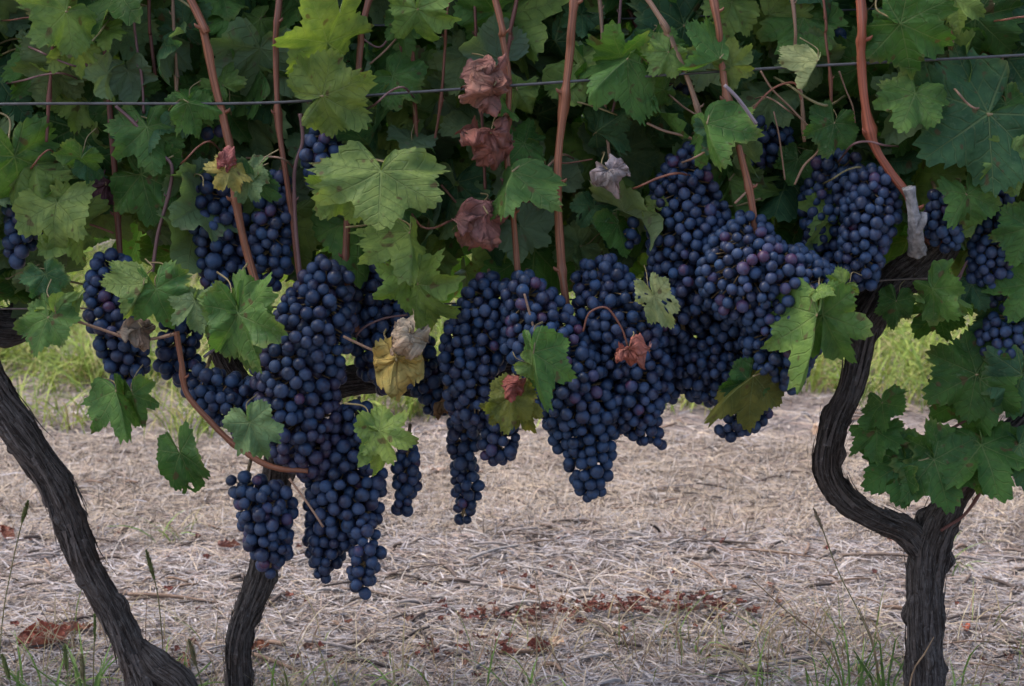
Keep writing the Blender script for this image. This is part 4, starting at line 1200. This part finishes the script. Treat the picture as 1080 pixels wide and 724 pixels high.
B = [
 # front bunches first: they keep their own room, those behind fill in
 ('large bunch bulging forward right of the upright cane above, purplish, brightest of all', [(790, 252, 26), (790, 290, 44), (832, 312, 46), (822, 355, 38), (830, 385, 22), (834, 405, 12)], -.09, True),
 ('broad tall bunch with its tip just above the yellow-green leaf at its lower right', [(345, 300, 26), (332, 345, 38), (312, 400, 40), (318, 450, 38), (330, 480, 26)], -.07, False),
 ('rounded low bunch in front of the short curved trunk', [(258, 515, 18), (277, 535, 29), (284, 565, 26), (285, 598, 13)], -.08, True),
 ('big low bunch, its lower end the lowest full mass of grapes', [(375, 450, 26), (365, 490, 36), (364, 530, 34), (346, 570, 22), (341, 607, 13)], -.06, False),
 ('straggling bunch tail with bare stalk showing, lowest of all the fruit', [(386, 560, 15.0), (386, 585, 17), (382, 606, 16), (382, 626, 12)], -.085, False),
 ('long tapering purplish bunch narrowing to the central pointed tip', [(556, 312, 24), (572, 355, 36), (600, 405, 38), (615, 445, 32), (622, 480, 24), (622, 505, 18), (622, 522, 10)], -.09, True),
 ('broad bunch with a small red dry leaf stuck to its front', [(635, 298, 28), (648, 335, 38), (660, 375, 38), (668, 415, 34), (672, 442, 22), (693, 465, 12)], -.07, False),
 ('wide bunch left of the two bright canes, over the long dark tail', [(515, 312, 24), (508, 345, 32), (498, 385, 30), (502, 425, 26)], -.06, False),
 ('thin dark straggling tail bunch hanging alone against the pale straw', [(490, 445, 18), (488, 480, 16), (492, 515, 16), (488, 545, 12)], -.01, False),
 ('small stubby bunch tip under the olive leaf with red edge', [(528, 440, 18), (526, 465, 20), (524, 483, 11)], -.06, False),
 ('tall bunch left of the beige cane, top reaching the leaves', [(722, 178, 22), (722, 215, 32), (728, 250, 40), (732, 290, 44), (712, 325, 32)], -.045, False),
 ('shaded bunch beneath the bright purplish one, at its lower left', [(765, 335, 38), (760, 370, 40), (740, 392, 30), (760, 412, 18)], -.03, False),
 ('dark bunch filling the gap between the dry-leaf bunch and its right neighbour', [(695, 345, 26), (698, 380, 28), (712, 402, 20)], -.02, False),
 ('dark low bunch end half covered by the folded olive leaf', [(800, 415, 18), (792, 435, 20), (765, 455, 12)], -.04, False),
 ('bunch ending in a narrow tip left of the grey pruning stub', [(918, 200, 24), (918, 232, 28), (910, 262, 24), (912, 290, 15)], -.07, False),
 ('shaded bunch behind the one beside the grey pruning stub', [(880, 185, 26), (882, 215, 32), (885, 250, 32), (878, 285, 20)], -.02, False),
 ('small bunch in shade just right of the grey pruning stub', [(994, 215, 16), (996, 238, 20), (1000, 258, 12)], -.06, False),
 ('dim bunch among the leaves near the right edge, above the wire', [(1050, 205, 20), (1045, 240, 22), (1045, 280, 22), (1045, 310, 14)], -.045, False),
 ('very dark bunch at the right edge over the shaded leaf cluster', [(1068, 335, 18), (1062, 360, 26), (1060, 390, 22)], -.05, False),
 ('dark bunch in the shade under the top wire, between the two thick right canes', [(812, 125, 16), (808, 145, 24), (800, 165, 14)], .0, False),
 ('side bunch reaching left behind the orange drooping shoot', [(215, 402, 16), (228, 415, 24), (255, 425, 26), (285, 425, 24), (262, 455, 18)], -.05, False),
 ('bunch under the purple side shoot at left with its tip over the grass', [(118, 290, 22), (112, 315, 22), (122, 345, 26), (135, 375, 24), (132, 398, 16)], -.05, False),
 ('dark bunch behind the orange shoot, beside the left grass', [(190, 345, 20), (185, 375, 20), (200, 400, 18)], .0, False),
 ('shaded bunch high up between the left canes', [(222, 200, 20), (232, 240, 26), (238, 285, 24), (236, 310, 14)], -.035, False),
 ('bunch just right of the bright orange cane at left, ending above the leaf', [(291, 200, 18), (288, 235, 22), (285, 268, 22), (282, 298, 14)], -.05, False),
 ('small round bunch framed by leaves under the wire, highest at left', [(345, 142, 16), (342, 162, 24), (336, 188, 14)], -.06, False),
 ('dark bunch behind the withered tan leaf', [(390, 290, 24), (402, 340, 30), (410, 385, 28)], -.02, False),
 ('narrow dark bunch hanging under the yellow-green leaf', [(430, 475, 14), (430, 500, 16), (425, 530, 14)], -.04, False),
 ('dim bunch at the left edge above the gnarled stub', [(28, 205, 16), (26, 235, 20), (20, 262, 15)], -.03, False),
 ('dark bunch above the middle cordon, between the two big fruit masses', [(445, 370, 16), (452, 400, 20), (460, 430, 14)], .02, False),
 ('little loose cluster of a few berries hanging among leaves in mid row', [(668, 240, 10), (664, 252, 13)], -.04, False),
 ('tiny cluster high behind the thickest reddish cane', [(888, 38, 10), (888, 52, 12)], .0, False),
 ('little cluster peeking out behind the beige cane', [(710, 72, 9), (712, 92, 14)], .0, False),
 ('small bunch at the right edge beside the largest dark leaf', [(1075, 140, 14), (1066, 152, 14)], .0, False),
 ('pair of berries beside the bright orange cane below the wire', [(218, 140, 8), (230, 139, 8)], -.03, False),
]
tot = 0
for i, (lab, axis, Y, pur) in enumerate(B):
    tot += bunch(lab, axis, Y, purple=pur, seed=i)
print('berries', tot, 'leaves', count)

# ------------------------------------------------------------------ leaves fallen on the ground
FG = 'dead leaves fallen on the ground'
def fallen(label, px, py, size_px, col, k, ang=None, tilt=0.2):
    g = on_ground(px, py)
    L = size_px * mpp(g.y)
    e = Matrix.Rotation(random.uniform(0, 6.28) if ang is None else ang, 4, 'Z') @ Matrix.Rotation(random.gauss(0, tilt), 4, 'X') @ Matrix.Rotation(random.gauss(0, tilt), 4, 'Y') @ Matrix.Diagonal((L * .62, L, L * .5, 1))
    mesh = FALLEN[k % 6]
    zs = [(e @ mesh.vertices[i].co).z for p in mesh.polygons if p.material_index == 0 for i in p.vertices]
    zmin = sorted(zs)[len(zs) // 8]
    e.translation = Vector((g.x, g.y, gz(g.x, g.y) + 0.006 - zmin))
    o = put('fallen_leaf', mesh, None, e, None, col)
    tag(o, label, 'dead leaf', FG)
RB = (0.23, 0.070, 0.050)
fallen('large curled red-brown dead leaf on the ground left of the leaning trunk', 44, 693, 62, RB, 5, -1.2, .04)
fallen('small curled red-brown dead leaf touching the larger one left of the trunk', 88, 672, 30, (0.21, 0.08, 0.055), 1, 1.8)
fallen('dark red dead leaf on straw left of the low rounded bunch', 242, 580, 24, (0.20, 0.065, 0.055), 2)
fallen('pale yellow dead leaf on straw beside the leaning trunk', 64, 552, 20, (0.38, 0.30, 0.14), 3)
fallen('pale pinkish tan dead leaf leaning at the crooked arm', 862, 470, 28, (0.48, 0.34, 0.25), 4, 0.3, .5)
fallen('rusty brown dead leaf in the grass at the bottom centre', 565, 692, 30, RB, 5)
fallen('buff dead leaf overlapping the rusty one at the bottom centre', 585, 686, 20, (0.44, 0.31, 0.23), 1)
fallen('bright orange-red dead leaf right of the straight forked trunk', 1018, 664, 15, (0.36, 0.09, 0.05), 2)
fallen('pale pink dead leaf between the hanging bunches, far on the straw', 460, 500, 18, (0.48, 0.33, 0.27), 0)
fallen('tan dead leaf at the edge of the grass near the crooked arm top', 880, 405, 18, (0.46, 0.32, 0.22), 3, 0, .5)
fallen('dark red-brown dead leaf right of the short curved trunk', 275, 690, 22, (0.22, 0.085, 0.05), 4)
fallen('reddish dead leaf beside the foot of the leaning trunk', 195, 705, 24, (0.24, 0.10, 0.075), 1)
fallen('small red dead leaf near the far left edge on the straw', 8, 572, 22, (0.22, 0.08, 0.06), 2)
# litter of broken red leaves, uncountable
Vv, Ff, U1, U2, Cc, off = [], [], [], [], [], 0
LITTER = [leaf_geom(300 + i, N=40, rings=(0.0, 0.4, 0.75, 1.0), fold=-.2, droop=-1.2, wave=.15, crumple=.7, roll=-1.8) for i in range(5)]
spots = [(560, 655, 48, 5, 110), (650, 656, 44, 5, 120), (745, 655, 34, 5, 70), (530, 690, 20, 8, 6), (350, 620, 200, 40, 16), (700, 580, 300, 40, 14), (430, 700, 60, 8, 12), (500, 694, 30, 8, 20), (1000, 690, 60, 15, 6), (560, 690, 40, 10, 10), (150, 600, 120, 40, 14), (300, 700, 80, 10, 8), (540, 640, 500, 70, 46), (800, 500, 200, 30, 8), (800, 700, 200, 15, 12)]
for (cx, cy, sx, sy, n) in spots:
    for k in range(n * 2 // 3):
        g = on_ground(random.gauss(cx, sx), min(760, max(455, random.gauss(cy, sy))))
        L = random.uniform(.004, .011)
        e = Matrix.Rotation(random.uniform(0, 6.28), 4, 'Z') @ Matrix.Rotation(random.gauss(0, .4), 4, 'X') @ Matrix.Diagonal((L * 1.2, L * .7, L * .5, 1))
        e.translation = Vector((g.x, g.y, gz(g.x, g.y) + 0.012))
        V, F, uvv, uvr = random.choice(LITTER)
        Vv += [e @ Vector(q) for q in V]
        Ff += [tuple(i + off for i in ff) for ff in F]
        U1 += uvv
        U2 += uvr
        col = random.choice([(0.16, 0.050, 0.045), (0.20, 0.066, 0.052), (0.22, 0.080, 0.062), (0.13, 0.048, 0.045), (0.26, 0.14, 0.11)])
        Cc += [col] * len(V)
        off += len(V)
o = put('leaf_litter', new_mesh('leaf_litter', Vv, Ff, [M_DRYT], True, cattr=Cc, uvs=[('vein', U1), ('rim', U2)]))
tag(o, 'small broken red-brown leaf pieces scattered over the mulch', 'leaf litter', kind='stuff')

# ------------------------------------------------------------------ foxtail grass and tall stems
M_FOX = tint_material('foxtail bristles', 0.7, 0.2)
M_GSTEM = plain('grass stem', (0.17, 0.15, 0.07), 0.6, .3, .3, 60)
M_GBLADE = plain('grass blade', (0.12, 0.20, 0.05), 0.55, .3, .3, 60)
M_DSTEM = plain('dry grass stem', (0.26, 0.17, 0.10), 0.7, .2, .3, 60)
FOX = 'foxtail grasses along the near edge'
def foxtail(label, path, Y, head, head_px, col, leaves=2):
    pts = [at(x, y, Y) for x, y in path]
    b = pts[-1].copy()
    b.z = gz(b.x, b.y)
    b.x += random.gauss(0, .004)
    root = thing('foxtail_grass', label, 'grass stalk', b, FOX)
    mb = MB()
    mb.tube(pts + [b], [.0006] * len(pts) + [.001], seg=6, step=.008)
    put('stalk', mb.build('stalk', [M_GSTEM]), root)
    d = (pts[0] - pts[1]).normalized()
    L = head * mpp(Y)
    w = head_px * mpp(Y) * .5
    V, F, C = [], [], []
    for k in range(240):
        s = random.random()
        prof = w * (math.sin(math.pi * min(1, s * .85 + .12)) ** .6)
        n = Vector((random.gauss(0, 1), random.gauss(0, 1), random.gauss(0, 1)))
        n = (n - d * n.dot(d)).normalized()
        o_ = pts[0] - d * L * (1 - s) + n * prof * .35
        e = o_ + (n * .8 + d * 1.0).normalized() * prof * random.uniform(.8, 1.6)
        sd = n.cross(d) * .00045
        i = len(V)
        V += [o_ - sd, o_ + sd, e]
        F.append((i, i + 1, i + 2))
        c = [x * random.uniform(.7, 1.3) for x in col]
        C += [c] * 3
    # the solid spike under the bristles
    mb = MB()
    mb.tube([pts[0] - d * L, pts[0] - d * L * .5, pts[0]], [w * .35, w * .55, w * .2], seg=8, step=.003)
    i = len(V)
    V += [Vector(q) for q in mb.v]
    F += [tuple(a + i for a in ff) for ff in mb.f]
    C += [col] * len(mb.v)
    put('seed_head', new_mesh('seed_head', V, F, [M_FOX], False, cattr=C), root)
    for k in range(leaves):
        a = random.uniform(-1, 1)
        mb = MB()
        h = random.uniform(.04, .075)
        q = [b + Vector((0, 0, .004)), b + Vector((a * .012, -.004, h * .5)), b + Vector((a * .034, -.010, h * .85)), b + Vector((a * .06, -.014, h * .9))]
        mb.blade([tuple(x) for x in q], [.002, .0034, .0026, .0003], (0.35, -0.9, 0.1) if k % 2 else (.9, -.3, .1))
        put('blade', mb.build('blade', [M_GBLADE]), root)
GC, GB = (0.15, 0.17, 0.06), (0.22, 0.19, 0.10)
foxtail('tallest foxtail, thin arching stalk at the left edge', [(30, 528), (24, 548), (12, 600), (2, 660), (-4, 760)], .08, 26, 8, GC)
foxtail('upright foxtail right of the leaning trunk, before the straw', [(154, 580), (163, 612), (168, 640), (172, 690), (174, 770)], .06, 34, 8, GC)
foxtail('slim green foxtail left of the leaning trunk', [(100, 640), (100, 662), (99, 690), (97, 770)], .08, 40, 5, (0.13, 0.18, 0.05))
foxtail('foxtail leaning left between the two left trunks', [(199, 674), (205, 696), (212, 720), (218, 775)], .08, 32, 9, GB)
foxtail('short foxtail close beside the foot of the leaning trunk', [(172, 688), (178, 706), (184, 725), (190, 780)], .10, 26, 8, GC)
foxtail('short foxtail before the large curled red leaf', [(68, 680), (70, 700), (72, 725), (74, 780)], .07, 30, 9, GC)
foxtail('low fat foxtail right of the curled red leaf', [(86, 690), (87, 708), (90, 730), (92, 780)], .05, 30, 9, GB)
foxtail('low foxtail at the bottom left corner', [(2, 690), (8, 710), (14, 735), (18, 780)], .06, 30, 9, GC)
foxtail('pale tall foxtail with drooping stalk left of the forked trunk', [(858, 536), (868, 560), (885, 605), (908, 650), (922, 690), (930, 760)], .06, 26, 6, (0.30, 0.24, 0.17), 3)

def tall_stem(label, path, Y, mat_blades=M_GBLADE, nb=5):
    pts = [at(x, y, Y) for x, y in path]
    b = pts[-1].copy()
    b.z = gz(b.x, b.y)
    root = thing('grass_tuft', label, 'grass tuft', b, 'grass tufts beside the forked trunk')
    mb = MB()
    mb.tube(pts + [b], [.0004] + [.0008] * (len(pts) - 1) + [.001], seg=5, step=.008)
    put('stalk', mb.build('stalk', [M_DSTEM]), root)
    for k in range(nb):
        a = random.uniform(-1, 1)
        h = random.uniform(.05, .085)
        mb = MB()
        q = [b + Vector((a * .006, 0, 0)), b + Vector((a * .016, -.004, h * .5)), b + Vector((a * .036, -.008, h * .9)), b + Vector((a * .06, -.012, h))]
        mb.blade([tuple(x) for x in q], [.0018, .0022, .0016, .0003], (.9, -.3, .1))
        put('blade', mb.build('blade', [mat_blades]), root)
tall_stem('grass tuft with a long dry stalk arching far to the left', [(790, 608), (830, 645), (872, 680), (888, 720), (896, 765)], .06)
tall_stem('grass tuft with a short reddish stalk close to the forked trunk', [(905, 640), (918, 670), (925, 700), (932, 765)], .07)
tall_stem('fine grass tuft crossing the front of the forked trunk', [(985, 672), (975, 690), (962, 712), (955, 765)], -.05, M_GBLADE, 3)
